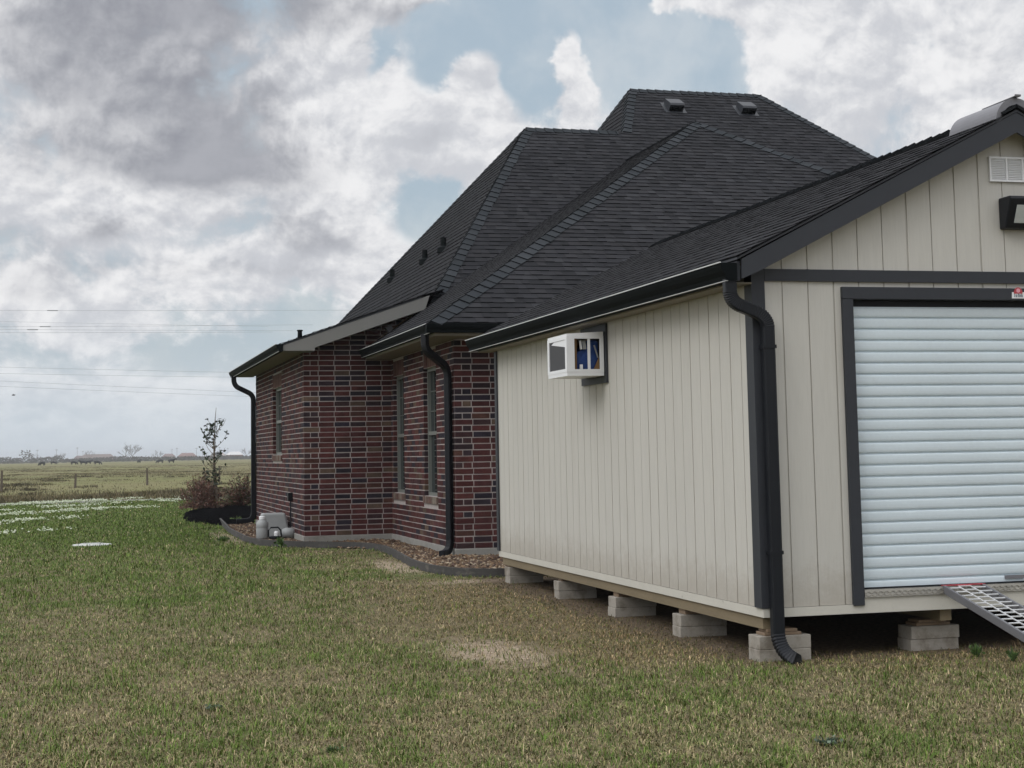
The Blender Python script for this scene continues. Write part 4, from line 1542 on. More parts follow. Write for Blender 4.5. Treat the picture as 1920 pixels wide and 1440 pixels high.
def shrub(x, y, h, r, label, seed, cols, n=420):
    rd = random.Random(seed)
    z0 = mulch_z(x, y)
    s = thing('shrub', (x, y, z0), label, 'shrub')
    st_, lf = MB(), MB()
    b = Vector((x, y, z0))
    for i in range(120):
        d = rvec(rd, -.1, 1)
        d = Vector((d.x, d.y, max(.05, d.z + .12))).normalized()
        L = h * rd.uniform(.75, 1.15) * (1 if d.z > .6 else .8)
        e = b + Vector((d.x * r * 1.15, d.y * r * 1.15, d.z * h * rd.uniform(.8, 1.08)))
        m_ = b.lerp(e, .5) + Vector((0, 0, .06))
        st_.tube([b + Vector((d.x, d.y, 0)) * .06, m_, e], .004, 4, radii=[.007, .005, .002])
        for j in range(n // 12):
            t = rd.uniform(.3, 1.05)
            q = (b.lerp(m_, t * 2) if t < .5 else m_.lerp(e, (t - .5) * 2)) + rvec(rd) * rd.uniform(0, .07)
            leafpoly(lf, q, (d * .5 + rvec(rd)), rvec(rd), rd.uniform(.04, .08), rd.uniform(.008, .017), rd.choice(cols))
    st_.build('stems', M['bark'], s)
    lf.build('foliage', M['leaf'], s)
    return s


RC = [(.13, .055, .045), (.17, .08, .06), (.11, .05, .042), (.19, .1, .07), (.09, .06, .04)]
shrub(2.98, 43.2, .92, .5, 'russet round shrub left of the young tree on the mulch', 61, RC)
shrub(4.12, 44.6, .86, .5, 'russet and green shrub between the young tree and the downspout', 62, RC[:3] + [(.06, .07, .03), (.05, .06, .025)])

# small things on the gravel by the left wall
bot = thing('white_bottle', (2.93, 27.75, .1), 'white plastic jug with a cap beside the box on the gravel', 'bottle')
mb = MB()
mb.lathe([(.0, 0), (.095, 0), (.105, .02), (.105, .17), (.1, .19), (.105, .2), (.104, .27), (.07, .31), (.045, .33)], (2.93, 27.75, .1), 20)
bb = mb.build('body', M['plastic'], bot, smooth=True)
mb = MB()
mb.lathe([(.05, .325), (.055, .33), (.055, .375), (.045, .385)], (2.93, 27.75, .1), 16)
mb.build('cap', M['white'], bot)
box = thing('plastic_bin', (3.3, 28.6, .1), 'upturned pale grey plastic bin leaning by the brick wall', 'bin')
mb = MB()
bx_, by_ = 3.26, 28.7
lo = [(-.30, -.22), (.24, -.22), (.24, .22), (-.30, .22)]
hi = [(-.24, -.17), (.16, -.17), (.16, .17), (-.24, .17)]
vs = [(bx_ + a, by_ + b, .09) for a, b in lo] + [(bx_ + a, by_ + b, .50) for a, b in hi]
mb.faces(vs, [(0, 1, 5, 4), (1, 2, 6, 5), (2, 3, 7, 6), (3, 0, 4, 7), (4, 5, 6, 7)])
mb.build('shell', M['plastic'], box, bevel=.03)
mb = MB()
mb.box(bx_ - .32, bx_ + .26, by_ - .24, by_ + .24, .085, .115)
mb.build('rim', M['plastic'], box, bevel=.01)
mb = MB()
mb.lathe([(.03, 0), (.12, .005), (.135, .09), (.10, .15), (.05, .165)], (3.40, 27.95, .1), 16)
bl = mb.build('plastic_tub', M['plastic'], None, smooth=True)
tag(bl, 'small round pale tub lying against the brick wall beside the bin', 'tub')
lan = thing('lantern', (3.12, 27.7, .1), 'black handled lantern with a white lamp between jug and bin', 'lantern')
mb = MB()
lx, ly = 3.13, 27.68
mb.lathe([(.09, 0), (.1, .01), (.1, .04), (.07, .05)], (lx, ly, .1), 14)
mb.build('base', M['black'], lan)
mb = MB()
mb.tube([(lx - .1, ly, .13), (lx - .105, ly, .24), (lx - .06, ly, .29), (lx + .06, ly, .29), (lx + .105, ly, .24), (lx + .12, ly, .13)], .014, 7)
mb.build('handle', M['black'], lan)
mb = MB()
mb.lathe([(.04, .05), (.042, .1), (.03, .13)], (lx + .03, ly - .02, .1), 12)
mb.build('lamp', M['white'], lan)

# septic lid in the lawn
lz = ghs(.12, 28.1)
mb = MB()
mb.lathe([(.0, -.05), (.33, -.05), (.33, .012), (.31, .02), (.20, .022), (.19, .032), (.0, .034)], (.12, 28.1, lz), 40)
mb.box(-.02, .26, 28.07, 28.13, lz + .032, lz + .042)
ld = mb.build('tank_lid', M['lidm'], None)
tag(ld, 'round pale tank lid lying flat in the lawn', 'lid')


# ------------------------------------------------------------------ lawn grass: real blades, coloured green, olive or straw
def blade_mesh(name, P, hgt, wid, lean, ang, col, m):
    n = len(P)
    dx, dy = np.cos(ang), np.sin(ang)
    sx, sy = -dy, dx
    la = lean
    v = np.zeros((n, 5, 3))
    for k, (t, wf, lf_) in enumerate(((0, 1, 0), (0, -1, 0), (.55, .8, .3), (.55, -.8, .3), (1, 0, 1))):
        v[:, k, 0] = P[:, 0] + sx * wid * wf + dx * la * lf_ * hgt
        v[:, k, 1] = P[:, 1] + sy * wid * wf + dy * la * lf_ * hgt
        v[:, k, 2] = P[:, 2] + hgt * t * np.sqrt(np.clip(1 - (la * lf_ * .8) ** 2, .1, 1))
    me = bpy.data.meshes.new(name)
    nv = n * 5
    me.vertices.add(nv)
    me.vertices.foreach_set('co', v.reshape(-1).astype(np.float32))
    base = (np.arange(n) * 5)[:, None]
    q = (base + np.array([0, 1, 3, 2])[None]).astype(np.int32)
    t3 = (base + np.array([2, 3, 4])[None]).astype(np.int32)
    loops = np.concatenate([q, t3], 1).reshape(-1)
    me.loops.add(n * 7)
    me.loops.foreach_set('vertex_index', loops)
    me.polygons.add(n * 2)
    ls = (np.arange(n) * 7)[:, None] + np.array([0, 4])[None]
    me.polygons.foreach_set('loop_start', ls.reshape(-1).astype(np.int32))
    at = me.attributes.new('col', 'FLOAT_COLOR', 'POINT')
    cc = np.ones((n, 5, 4), np.float32)
    cc[:, :, :3] = col[:, None, :]
    at.data.foreach_set('color', cc.reshape(-1))
    me.update(calc_edges=True)
    me.validate()
    me.materials.append(m)
    o = bpy.data.objects.new(name, me)
    COL.objects.link(o)
    return o


GREEN = np.array([(.068, .112, .018), (.054, .088, .016), (.09, .13, .026), (.08, .106, .026)])
OLIVE = np.array([(.115, .118, .044), (.095, .1, .04), (.135, .128, .052)])
STRAW = np.array([(.22, .175, .095), (.18, .142, .075), (.3, .245, .145), (.24, .2, .115), (.15, .115, .062)])


def lawn():
    tot = 620000
    # density falls with distance: sample depth log-uniformly inside a wide wedge in front of the viewer
    n = int(tot * 1.85)
    d = 5.6 * np.exp(rng.random(n) * math.log(58 / 5.6))
    a = yaw + (rng.random(n) - .5) * 1.24
    x, y = d * np.sin(a), d * np.cos(a)
    keep = (y < pasture_edge(x) - 2.2) & ~((x > SX0 + .25) & (y > SY0 + .35) & (y < SY1))
    keep &= ~((x > 4.94) & (y > 21.0)) & ~((x > 3.45) & (y > 26.5) & (y < 36))
    ex = np.interp(y, ely[::-1], elx[::-1])
    keep &= ~((y > 18.5) & (y < 36.2) & (x > ex - .02))
    keep &= ~((y > 24.3) & (y < 36) & (x > 2.7 + np.clip(26 - y, 0, 2) * .8))
    keep &= ~(np.hypot(x - .12, y - 28.1) < .34)
    mq = np.abs(x - np.interp(y, [34, 37, 42, 48], [3.15, 3.0, 3.45, 4.3])) / np.interp(y, [34.4, 36, 39, 43, 46, 48], [.25, .6, .95, 1.05, .7, .1])
    keep &= ~((y > 34.4) & (y < 48) & (mq < .95))
    dirt = 1.15 * np.exp(-((x - 3.0) / .48) ** 2 - ((y - 11.9) / 1.1) ** 2) + 1.4 * np.exp(-((x - 3.9) / .3) ** 2 - ((y - 20.4) / 1.6) ** 2) + np.exp(-((x - 2.45) / .25) ** 2 - ((y - 29.5) / 3) ** 2) + np.exp(-((x - 4.35) / .6) ** 2 - ((y - 18.1) / .3) ** 2)
    dn = dirt + (fbm(x * 3.5, y * 3.5, 40, 4) - .5) * 1.9
    keep &= rng.random(n) > .7 * sst(dn, .2, 1.1)
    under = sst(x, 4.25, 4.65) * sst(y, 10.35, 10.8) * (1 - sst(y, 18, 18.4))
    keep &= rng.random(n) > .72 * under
    x, y, d, under, dn = x[keep], y[keep], d[keep], under[keep], dn[keep]
    n = len(x)
    near_shed = sst(x, 2.2, 4.2) * sst(y, 10.0, 11.5) * (1 - sst(y, 17, 19)) + .7 * sst(x, 4.6, 5.2) * sst(y, 9.3, 10.0)
    gf = fbm(x * 1.5, y * 1.0, 1, 5) * .55 + .1 + fbm(x * 6.0, y * 4.6, 2, 3) * .6 + .21 * sst(y, 11, 20) * (1 - sst(x, 1.6, 3.4)) + .28 * sst(y, 24, 36) + .22 * np.exp(-((y - 27.5) / 3.0) ** 2 - ((x - 1.2) / 1.3) ** 2) - .30 * near_shed
    gm = sst(gf, .42, 1.05)
    r = rng.random(n)
    col = STRAW[rng.integers(0, 5, n)]
    isg = r < gm * .72 + .07
    iso = (~isg) & (rng.random(n) < .5)
    col = np.where(isg[:, None], GREEN[rng.integers(0, 4, n)], col)
    col = np.where(iso[:, None], OLIVE[rng.integers(0, 3, n)], col)
    clump = .68 + .64 * fbm(x * 13, y * 10, 60, 3)
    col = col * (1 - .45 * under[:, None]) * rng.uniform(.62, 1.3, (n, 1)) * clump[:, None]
    col[:, 0] *= 1 + .12 * near_shed
    far = np.clip(d / 14, 1, 4)
    h = rng.uniform(.016, .044, n) * (1 + .5 * gm) * (.75 + .5 * fbm(x * 5, y * 5, 8, 2)) * np.where(isg, 1.1, .9)
    tall = rng.random(n) < .035 * (fbm(x * 2, y * 2, 61, 3) > .5)
    h = np.where(tall, h * 2.0, h) * (.6 + .8 * fbm(x * 9, y * 7, 62, 2))
    w = rng.uniform(.0016, .0034, n) * far
    lean = np.where(isg, rng.uniform(.35, 1.15, n), rng.uniform(.75, 1.2, n))
    ang = rng.uniform(0, 2 * math.pi, n)
    P = np.stack([x, y, gh(x, y) - .004], 1)
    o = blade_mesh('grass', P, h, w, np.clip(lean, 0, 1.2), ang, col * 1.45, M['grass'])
    stuff(o, 'short patchy lawn of green and straw coloured blades', 'grass')


lawn()


def pasture():
    n = 330000
    d = 55 * np.exp(rng.random(n) * math.log(420 / 55))
    a = yaw + (rng.random(n) * .42 - .40)
    x, y = d * np.sin(a), d * np.cos(a)
    e = pasture_edge(x)
    keep = (y > e - .8)
    patch = fbm(x * .09, y * .035, 21, 4)
    strip = np.exp(-((y - e - 4) / 7.0) ** 2)
    keep &= rng.random(n) < np.clip(strip * .8 + .05 + .75 * sst(patch, .48, .66) + .9 * sst(fbm(x * .45, y * .16, 35, 3), .6, .72), 0, 1)
    x, y, d, strip, patch = x[keep], y[keep], d[keep], strip[keep], patch[keep]
    n = len(x)
    pal = np.array([(.16, .13, .07), (.11, .105, .05), (.19, .155, .09), (.09, .08, .045), (.22, .18, .11)])
    col = pal[rng.integers(0, 5, n)] * rng.uniform(.7, 1.15, (n, 1))
    darkn = sst(fbm(x * .25, y * .12, 33, 3), .52, .7)
    tuft = sst(fbm(x * .45, y * .16, 35, 3), .6, .72)
    col = col * (1 - .35 * darkn[:, None]) * (1 - .5 * tuft[:, None] * (rng.random(n) < .8)[:, None])
    h = rng.uniform(.06, .17, n) * (.5 + .5 * strip) * (1 + .6 * darkn + .8 * tuft) * np.clip(110 / d, .5, 1.1)
    w = rng.uniform(.006, .014, n) * np.clip(d / 60, 1, 4)
    o = blade_mesh('pasture_grass', np.stack([x, y, gh(x, y) - .01], 1), h, w, rng.uniform(.1, .8, n), rng.uniform(0, 6.28, n), col, M['grass'])
    stuff(o, 'rough dry grass of the open pasture beyond the lawn', 'grass')


pasture()


def clover():
    # loose drifts of white clover heads, in long streaks across the far lawn
    lines = [((-4.5, 52.5), (3.3, 60.0), 1.0, 2600), ((-3.2, 44.0), (2.0, 48.5), .7, 1700), ((-2.6, 48.5), (3.0, 55.5), .9, 1900), ((-2.2, 38.2), (-.2, 41.5), .45, 650), ((-1.6, 33.4), (-.3, 34.2), .35, 240), ((2.6, 36.2), (3.0, 38.0), .12, 60), ((3.2, 52), (6, 56), 1.2, 700), ((-4, 56.5), (4, 57.5), .8, 900)]
    xs, ys = [], []
    for (a, b, wd_, k) in lines:
        t = rng.random(k)
        x = a[0] + (b[0] - a[0]) * t + rng.normal(0, .4 * wd_, k)
        y = a[1] + (b[1] - a[1]) * t + rng.normal(0, .75 * wd_, k) + .5 * np.sin(t * 9 + a[0])
        ok = (fbm(x * 1.1, y * .5, 50, 4) + .5 * fbm(x * 4, y * 2, 51, 2) > .72 + .1 * rng.random(k)) & (rng.random(k) < .55)
        xs.append(x[ok])
        ys.append(y[ok])
    x, y = np.concatenate(xs), np.concatenate(ys)
    mb = MB()
    for px_, py_ in zip(x, y):
        z_ = ghs(px_, py_) + random.uniform(.035, .075)
        r_ = random.uniform(.014, .028)
        c = random.choice([(.46, .5, .36), (.38, .44, .28), (.56, .59, .47)])
        mb.faces([(px_ - r_, py_, z_), (px_, py_ - r_, z_), (px_ + r_, py_, z_), (px_, py_ + r_, z_), (px_, py_, z_ + r_ * .9), (px_, py_, z_ - r_ * .6)], [(0, 1, 4), (1, 2, 4), (2, 3, 4), (3, 0, 4), (1, 0, 5), (2, 1, 5), (3, 2, 5), (0, 3, 5)], c)
    o = mb.build('clover_flowers', M['leaf'])
    stuff(o, 'white clover blossom in drifts across the far lawn', 'flowers')


clover()


def weed(x, y, h, r, label, seed, cols, n=46, w=.006):
    rd = random.Random(seed)
    mb = MB()
    z0 = ghs(x, y) - .005
    for i in range(n):
        d = rvec(rd, .1, 1)
        p = Vector((x + d.x * r * .12, y + d.y * r * .12, z0))
        L = h * rd.uniform(.5, 1.1)
        leafpoly(mb, p, Vector((d.x * r / h, d.y * r / h, abs(d.z) + .5)), rvec(rd), L, w * rd.uniform(.7, 1.4), rd.choice(cols))
        if rd.random() < .6:
            q = p + Vector((d.x * r, d.y * r, h * .6)) * rd.uniform(.4, 1)
            leafpoly(mb, q, rvec(rd, -.2, 1), rvec(rd), h * .35, w * 1.5, rd.choice(cols))
    o = mb.build('weed', M['leaf'], None, origin=(x, y, z0))
    tag(o, label, 'weed', 'weeds in the lawn')


WG = [(.06, .11, .03), (.08, .14, .035), (.05, .085, .03)]
WB = [(.09, .13, .09), (.12, .16, .11), (.07, .10, .075)]
weed(3.62, 7.55, .06, .085, 'blue-green leafy weed in the foreground lawn near the right edge', 1, WB, 70, .008)
weed(1.22, 8.25, .05, .07, 'bright green grass tuft in the foreground lawn, left of centre', 2, WG, 60, .004)
weed(2.95, 25.2, .2, .07, 'small dark weed standing upright just in front of the garden edging', 3, WG, 40, .012)
weed(2.28, 28.0, .12, .14, 'low round green weed left of the white jug in front of the edging', 4, WG, 60, .014)
weed(6.08, 10.25, .11, .05, 'fresh green weed in front of the pier under the roller door', 5, WG, 36, .006)
weed(6.18, 9.95, .11, .04, 'thin green weed growing beside the foot of the metal ramp', 6, WG, 30, .005)
weed(.75, 9.85, .045, .05, 'grey-green weed in the open lawn below the tank lid', 7, WB, 60, .007)
weed(3.25, 36.0, .16, .14, 'bright green tuft growing at the edge of the black mulch', 8, [(.09, .15, .03), (.12, .19, .04)], 60, .012)

# ------------------------------------------------------------------ pasture fence
fence = thing('wire_fence', (0, 84, .06), 'old wire fence with thin weathered posts across the pasture', 'fence')
fp = [(-14.2, 66.0), (-9.0, 72.5), (-3.78, 79.0), (-.5, 85.6), (3.25, 89.2), (7.6, 95.5), (12.5, 102)]
tops = []
for i, (x, y) in enumerate(fp):
    h = [1.1, 1.05, 1.06, .8, .98, 1.0, 1.0][i]
    mb = MB()
    lean_ = random.uniform(-.03, .03)
    mb.tube([(x, y, -.1), (x + lean_, y, h * .6), (x + lean_ * 1.4, y, h)], .05, 7, radii=[.062, .056, .05])
    mb.build('post', M['post'], fence)
    tops.append((x, y, h))
for f in (.9, .55):
    mb = MB()
    path = []
    for (x0, y0, h0), (x1, y1, h1) in zip(tops[:-1], tops[1:]):
        for k in range(5):
            t = k / 5
            path.append((x0 + (x1 - x0) * t, y0 + (y1 - y0) * t, (h0 + (h1 - h0) * t) * f - .05 * math.sin(math.pi * t)))
    path.append((tops[-1][0], tops[-1][1], tops[-1][2] * f))
    mb.tube(path, .003, 4)
    mb.build('wire', M['post'], fence)


# ------------------------------------------------------------------ cows
def make_cow(pose):
    """one continuous skinned body; pose 'graze' or 'stand'"""
    V = [(0, 0, 1.02), (.35, 0, 1.06), (.75, 0, 1.02), (1.1, 0, 1.08)]
    rad = [.30, .36, .36, .30]
    Ed = [(0, 1), (1, 2), (2, 3)]

    def add(p, r, par):
        V.append(p)
        rad.append(r)
        Ed.append((par, len(V) - 1))
        return len(V) - 1
    if pose == 'graze':
        k = add((1.42, 0, .85), .17, 3)
        k = add((1.66, 0, .5), .13, k)
        k = add((1.72, 0, .3), .12, k)
        k = add((1.70, 0, .08), .075, k)
        e0 = 6
    else:
        k = add((1.42, 0, 1.28), .17, 3)
        k = add((1.62, 0, 1.42), .14, k)
        k = add((1.80, 0, 1.36), .12, k)
        k = add((2.02, 0, 1.22), .075, k)
        e0 = 6
    for s in (1, -1):
        add((V[e0][0] - .05, .19 * s, V[e0][2] + .07), .03, e0)
    for s in (1, -1):
        a = add((-.05, .2 * s, .72), .15, 0)
        a = add((.02, .21 * s, .48), .085, a)
        a = add((-.08, .21 * s, .33), .06, a)
        add((-.05, .21 * s, .03), .06, a)
        a = add((1.08, .2 * s, .70), .13, 3)
        a = add((1.09, .2 * s, .40), .075, a)
        add((1.06, .2 * s, .03), .06, a)
    t = add((-.3, 0, 1.1), .05, 0)
    t = add((-.38, 0, .8), .03, t)
    add((-.37, 0, .42), .045, t)
    me = bpy.data.meshes.new('cow')
    me.from_pydata([(a - .55, b, c) for a, b, c in V], Ed, [])
    o = bpy.data.objects.new('cow', me)
    COL.objects.link(o)
    sk = o.modifiers.new('skin', 'SKIN')
    if not me.skin_vertices:
        bm = bmesh.new()
        bm.from_mesh(me)
        bm.verts.layers.skin.verify()
        bm.to_mesh(me)
        bm.free()
    for v_, r in zip(me.skin_vertices[0].data, rad):
        v_.radius = (r, r)
        v_.use_root = False
    me.skin_vertices[0].data[0].use_root = True
    sb = o.modifiers.new('smooth', 'SUBSURF')
    sb.levels = sb.render_levels = 1
    dg = bpy.context.evaluated_depsgraph_get()
    me2 = bpy.data.meshes.new_from_object(o.evaluated_get(dg))
    me2.materials.clear()
    me2.materials.append(M['cow'])
    o.modifiers.clear()
    o.data = me2
    bpy.data.meshes.remove(me)
    me2.name = 'cow'
    return o


cow_g, cow_s = make_cow('graze'), make_cow('stand')
cows = [(-12.06, 485, 2.6, 'g', 'black grazing cow standing alone at the far left of the herd'), (-3.4, 520, .3, 'g', 'black grazing cow third from the left, nearest the left fence post'),
        (-.6, 505, 3.3, 's', 'small black cow between two larger ones, left of the bare tree'), (1.1, 560, .4, 's', 'black cow farthest away in the left group, head up'),
        (3.4, 480, .2, 'g', 'black cow at the right end of the left group, head down'), (18.1, 575, 1.2, 's', 'tiny black cow just right of the tallest bare tree'),
        (22.0, 500, 2.9, 'g', 'black grazing cow left of the pair nearest the young tree'), (25.4, 500, .1, 's', 'largest black cow nearest the young tree in the mulch'),
        (-11.0, 600, .2, 'g', 'very distant dark cow above the lone one on the far left')]
used = set()
for (x, y, a, p, lab) in cows:
    src = cow_g if p == 'g' else cow_s
    if p in used:
        o = src.copy()
        COL.objects.link(o)
    else:
        o = src
        used.add(p)
    o.location = (x, y, -.32)
    o.scale = (1.12, 1.2, 1.12)
    o.rotation_euler = (0, 0, a)
    tag(o, lab, 'cow', 'black cows in the pasture')


# ------------------------------------------------------------------ far skyline
def bare_tree(x, y, h, seed, label, spread=.55, thick=1.):
    rd = random.Random(seed)
    t = thing('bare_tree', (x, y, 0), label, 'tree', 'bare trees on the skyline')
    tk, cr = MB(), MB()
    base = Vector((x, y, -.2))
    top = base + Vector((rd.uniform(-.06, .06) * h, 0, h * .42))
    tk.tube([base, base.lerp(top, .5) + Vector((.02 * h, 0, 0)), top], 1, 6, radii=[.03 * h * thick, .022 * h * thick, .015 * h * thick])

    def grow(p, d, L, r, lev):
        e = p + d * L
        cr.tube([p, p.lerp(e, .5) + rvec(rd) * L * .06, e], 1, 4, radii=[r, r * .8, r * .55], c=(.15, .135, .125))
        if lev == 0:
            return
        for k in range(rd.randint(2, 4)):
            a = rd.uniform(0, 6.28)
            nd = (d + Vector((math.cos(a), math.sin(a) * .6, rd.uniform(-.15, .5))) * spread).normalized()
            grow(p.lerp(e, rd.uniform(.5, 1.0)), nd, L * rd.uniform(.55, .85), r * .6, lev - 1)
    for k in range(5):
        a = k * 1.3 + rd.random()
        d = Vector((math.cos(a) * .8, math.sin(a) * .5, rd.uniform(.5, 1.0))).normalized()
        grow(base.lerp(top, rd.uniform(.6, 1)), d, h * .36, .011 * h * thick, 4)
    tk.build('trunk', M['twig'], t)
    cr.build('crown', M['twig'], t)
    for ob in t.children:
        if ob.name.startswith('trunk'):
            me = ob.data
            at = me.attributes.new('col', 'FLOAT_COLOR', 'POINT')
            at.data.foreach_set('color', [.14, .125, .115, 1] * len(me.vertices))


bare_tree(21.5, 900, 7.8, 71, 'bare many-branched tree on the skyline, left one of the tallest pair', thick=1.1)
bare_tree(25.2, 905, 8.8, 72, 'tallest bare tree on the skyline, leaning to the right', thick=1.1)
bare_tree(2.5, 1000, 6.4, 73, 'small bare tree on the skyline left of the tallest pair', thick=1.1)
bare_tree(-28.5, 960, 5.2, 74, 'short bare tree on the far left skyline above the lone cow')
bare_tree(-14.5, 980, 5.4, 75, 'bushy bare tree on the skyline between the left and middle fence posts')
bare_tree(40.5, 940, 5.2, 76, 'thin bare tree on the skyline right of the tallest pair')
bare_tree(96, 1000, 6.2, 77, 'bare tree behind the pale roofed house next to the brick corner')

# long low wood at the edge of the plain
n_ = 30000
tx = rng.uniform(-420, 520, n_)
ty = 900 + rng.uniform(-18, 90, n_)
prof_ = .7 + 1.6 * fbm(tx * .06, tx * 0 + .5, 81, 5) ** 1.4 + 5.0 * sst(fbm(tx * .16, tx * 0 + 7.5, 84, 4), .6, .82) + np.where(tx < -12, 2.8 * sst(fbm(tx * .035, tx * 0 + 3.3, 82, 3), .35, .7), .5)
hz_ = rng.random(n_) ** 1.15 * prof_
tw = MB()
pal = [(.075, .07, .058), (.095, .085, .07), (.06, .062, .05), (.11, .095, .08), (.07, .075, .05)]
for i in range(n_):
    p = Vector((tx[i], ty[i], hz_[i] - .1))
    leafpoly(tw, p, (random.uniform(-1, 1), random.uniform(-.3, .3), random.uniform(.2, 1)), (0, -1, .2), random.uniform(.6, 1.4), random.uniform(.15, .4), random.choice(pal))
two = tw.build('far_wood', M['leaf'])
stuff(two, 'long low belt of scrub and leafless trees along the horizon', 'woods')


def far_house(x, y, w, d, h, rh, wc, rc, label):
    t = thing('farm_house', (x, y, 0), label, 'house', 'houses on the horizon')
    mb = MB()
    mb.box(x - w / 2, x + w / 2, y - d / 2, y + d / 2, -.1, h, wc)
    mb.build('wall', M['bwall'], t)
    mb = MB()
    mb.prism([(x - w / 2 - .4, y - d / 2 - .4, h), (x + w / 2 + .4, y - d / 2 - .4, h), (x + w / 2 - rh, y, h + rh), (x - w / 2 + rh, y, h + rh)], (0, 0, .01), rc)
    mb.poly([(x - w / 2 - .4, y - d / 2 - .4, h), (x - w / 2 + rh, y, h + rh), (x - w / 2 - .4, y + d / 2 + .4, h)], rc)
    mb.poly([(x + w / 2 + .4, y - d / 2 - .4, h), (x + w / 2 + .4, y + d / 2 + .4, h), (x + w / 2 - rh, y, h + rh)], rc)
    mb.poly([(x - w / 2 - .4, y + d / 2 + .4, h), (x - w / 2 + rh, y, h + rh), (x + w / 2 - rh, y, h + rh), (x + w / 2 + .4, y + d / 2 + .4, h)], rc)
    mb.build('roof', M['bwall'], t)
    for k in range(3):
        mb = MB()
        cx = x - w / 2 + w * (k + .5) / 3
        mb.box(cx - .5, cx + .5, y - d / 2 - .05, y - d / 2 - .01, .9, 2.0, (.05, .055, .06))
        mb.build('window', M['bwall'], t)


far_house(8, 1120, 22, 10, 2.6, 2.4, (.42, .36, .33), (.19, .155, .14), 'long brown roofed house on the horizon left of the tallest bare trees')
far_house(-3, 1150, 9, 8, 2.4, 1.8, (.3, .22, .2), (.16, .125, .115), 'small brown house at the left end of the long one on the horizon')
far_house(68, 1130, 12, 9, 2.6, 2.2, (.36, .27, .25), (.21, .135, .12), 'red roofed house on the horizon left of the young tree')
far_house(58, 1180, 9, 9, 2.6, 2.0, (.4, .38, .36), (.18, .13, .12), 'smaller reddish house on the horizon beyond the red roofed one')
far_house(94, 1060, 10, 9, 2.8, 2.1, (.36, .2, .17), (.55, .55, .54), 'pale roofed brick house on the horizon next to the brick corner')
far_house(86, 1090, 10, 9, 2.4, 1.8, (.5, .49, .46), (.32, .28, .26), 'pale walled house on the horizon right of the young tree')
# rounded dark tree between young tree and the houses
rt_ = thing('round_tree', (78, 1000, 0), 'dark flat-topped evergreen tree on the horizon behind the young tree', 'tree')
mb = MB()
mb.tube([(78, 1000, -.2), (78, 1000, 2.6)], .25, 6)
mb.build('trunk', M['bark'], rt_)
mb = MB()
rd = random.Random(91)
for i in range(420):
    v = rvec(rd, -.3, 1)
    p = Vector((78 + v.x * 3.3 * rd.uniform(.5, 1), 1000 + v.y * 3, 3.2 + v.z * 1.5 * rd.uniform(.5, 1)))
    leafpoly(mb, p, rvec(rd), rvec(rd), rd.uniform(.5, .9), .22, rd.choice([(.03, .035, .025), (.04, .045, .03)]))
mb.build('crown', M['leaf'], rt_)

# utility poles far away
rd = random.Random(17)
pole0 = None
plist = [(-36, 1300, 10), (-22.5, 1350, 10.5), (-7, 1500, 13), (-2, 1480, 9.5), (62, 1500, 9), (74, 1450, 9.5), (81, 1500, 11), (92, 1400, 10), (104, 1500, 12), (118, 1480, 11), (127, 1500, 10)]
pm = MB()
pm.tube([(0, 0, -.5), (0, 0, 10)], .2, 6, radii=[.15, .1])
for i, (x, y, h) in enumerate(plist):
    if pole0 is None:
        e = pole0 = thing('utility_pole', (0, 0, 0), 'x', 'utility pole')
        pm.build('pole', M['post'], e)
        cm = MB()
        cm.box(-1.1, 1.1, -.08, .08, 9.1, 9.3)
        cm.build('crossarm', M['post'], e)
        kids = list(e.children)
    else:
        e = pole0.copy()
        COL.objects.link(e)
        for c in kids:
            c2_ = c.copy()
            COL.objects.link(c2_)
            c2_.parent = e
    e.location = (x, y, 0)
    e.scale = (1, 1, h / 10)
    tag(e, 'slim distant utility pole with a crossarm standing up from the horizon', 'utility pole', 'utility poles along the horizon')

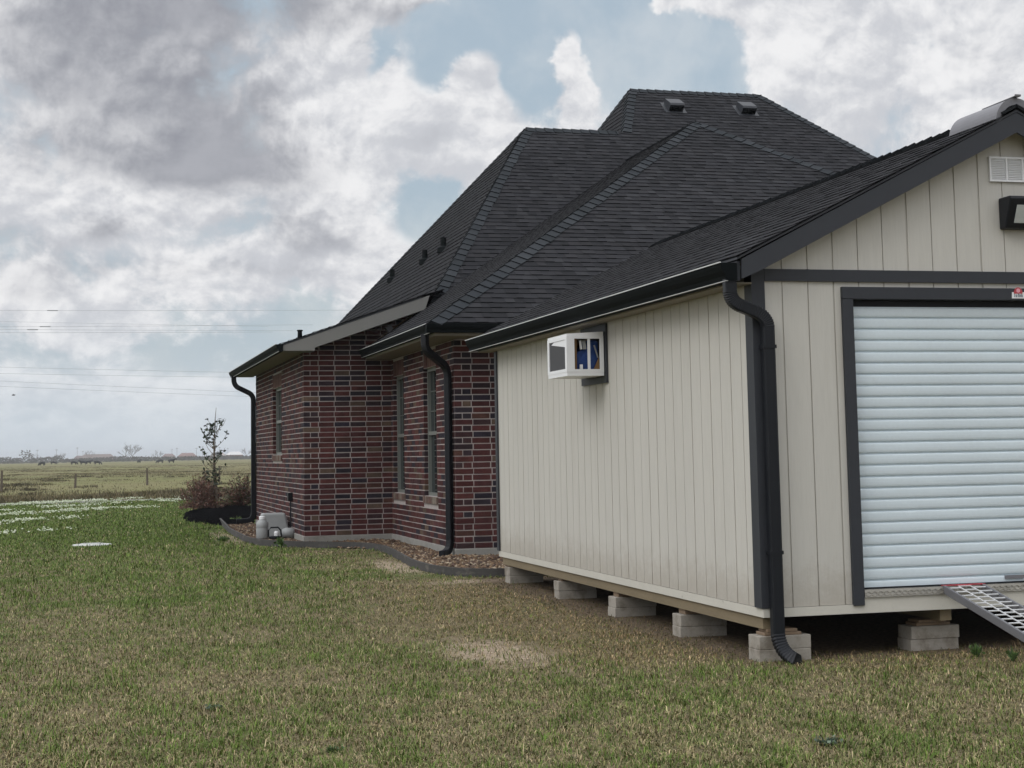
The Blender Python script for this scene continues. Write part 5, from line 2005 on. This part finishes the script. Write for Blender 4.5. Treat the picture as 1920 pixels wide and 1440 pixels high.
# ------------------------------------------------------------------ power lines over the pasture
wires = [((-40, 15.9), (28, 16.08), 'topmost power line, alone above the others'), ((-40, 15.6), (17.5, 14.39), 'faint power line second from the top, sloping down to the right'),
         ((-40, 14.25), (22, 14.58), 'power line third from the top in the upper group'), ((-40, 14.4), (20, 13.98), 'power line fourth from the top, crossing the upper group'),
         ((-40, 13.88), (18, 13.85), 'lowest power line of the upper group'), ((-40, 11.6), (17, 9.76), 'highest power line of the lower group'),
         ((-40, 10.8), (17, 9.3), 'second power line of the lower group'), ((-40, 11.1), (18, 7.74), 'third power line of the lower group, sloping to the right'),
         ((-40, 10.5), (18, 7.32), 'lowest power line of all')]
for i, ((x0, z0), (x1, z1), lab) in enumerate(wires):
    mb = MB()
    path = []
    for k in range(25):
        t = k / 24
        path.append((x0 + (x1 - x0) * t, 160 + .05 * i, z0 + (z1 - z0) * t - .12 * math.sin(math.pi * t)))
    mb.tube(path, .011 if i != 1 else .008, 5)
    if i in (0, 2, 3):
        q = path[14 if i else 13]
        mb.tube([(q[0] - .5, q[1], q[2]), (q[0] + .5, q[1], q[2])], .05, 6)
    o = mb.build('power_line', M['steel'])
    tag(o, lab, 'power line', 'power lines over the pasture')

# bird
bd = MB()
bp = Vector((-6.26, 150, 7.35))
bd.sweep([bp + Vector((-.16, 0, 0)), bp + Vector((-.05, 0, .01)), bp + Vector((.08, 0, .01)), bp + Vector((.15, 0, .03)), bp + Vector((.19, 0, .03))], [(math.cos(a), math.sin(a)) for a in np.arange(0, 6.28, 1.05)], scales=[.012, .05, .055, .035, .01])
for s in (1, -1):
    bd.faces([bp + Vector((.07, .03 * s, .03)), bp + Vector((-.04, .03 * s, .03)), bp + Vector((-.08, .22 * s, .08)), bp + Vector((.02, .25 * s, .09)), bp + Vector((-.06, .42 * s, .05))], [(0, 1, 2, 3), (3, 2, 4)])
o = bd.build('bird', M['cow'], None)
tag(o, 'small dark bird gliding low in the sky over the pasture', 'bird')

# ------------------------------------------------------------------ air: thin haze that only tells on the far skyline
hz = MB()
hz.box(-4300, 4300, -450, 5300, -1.2, 19)
hm = bpy.data.materials.new('thin_haze')
hm.use_nodes = True
ht = hm.node_tree
for n in list(ht.nodes):
    if n.type != 'OUTPUT_MATERIAL':
        ht.nodes.remove(n)
pv = ht.nodes.new('ShaderNodeVolumePrincipled')
pv.inputs['Color'].default_value = (.86, .9, .95, 1)
pv.inputs['Density'].default_value = .00027
ht.links.new(pv.outputs[0], [n for n in ht.nodes if n.type == 'OUTPUT_MATERIAL'][0].inputs['Volume'])
hzo = hz.build('haze', hm)
hzo['kind'] = 'stuff'
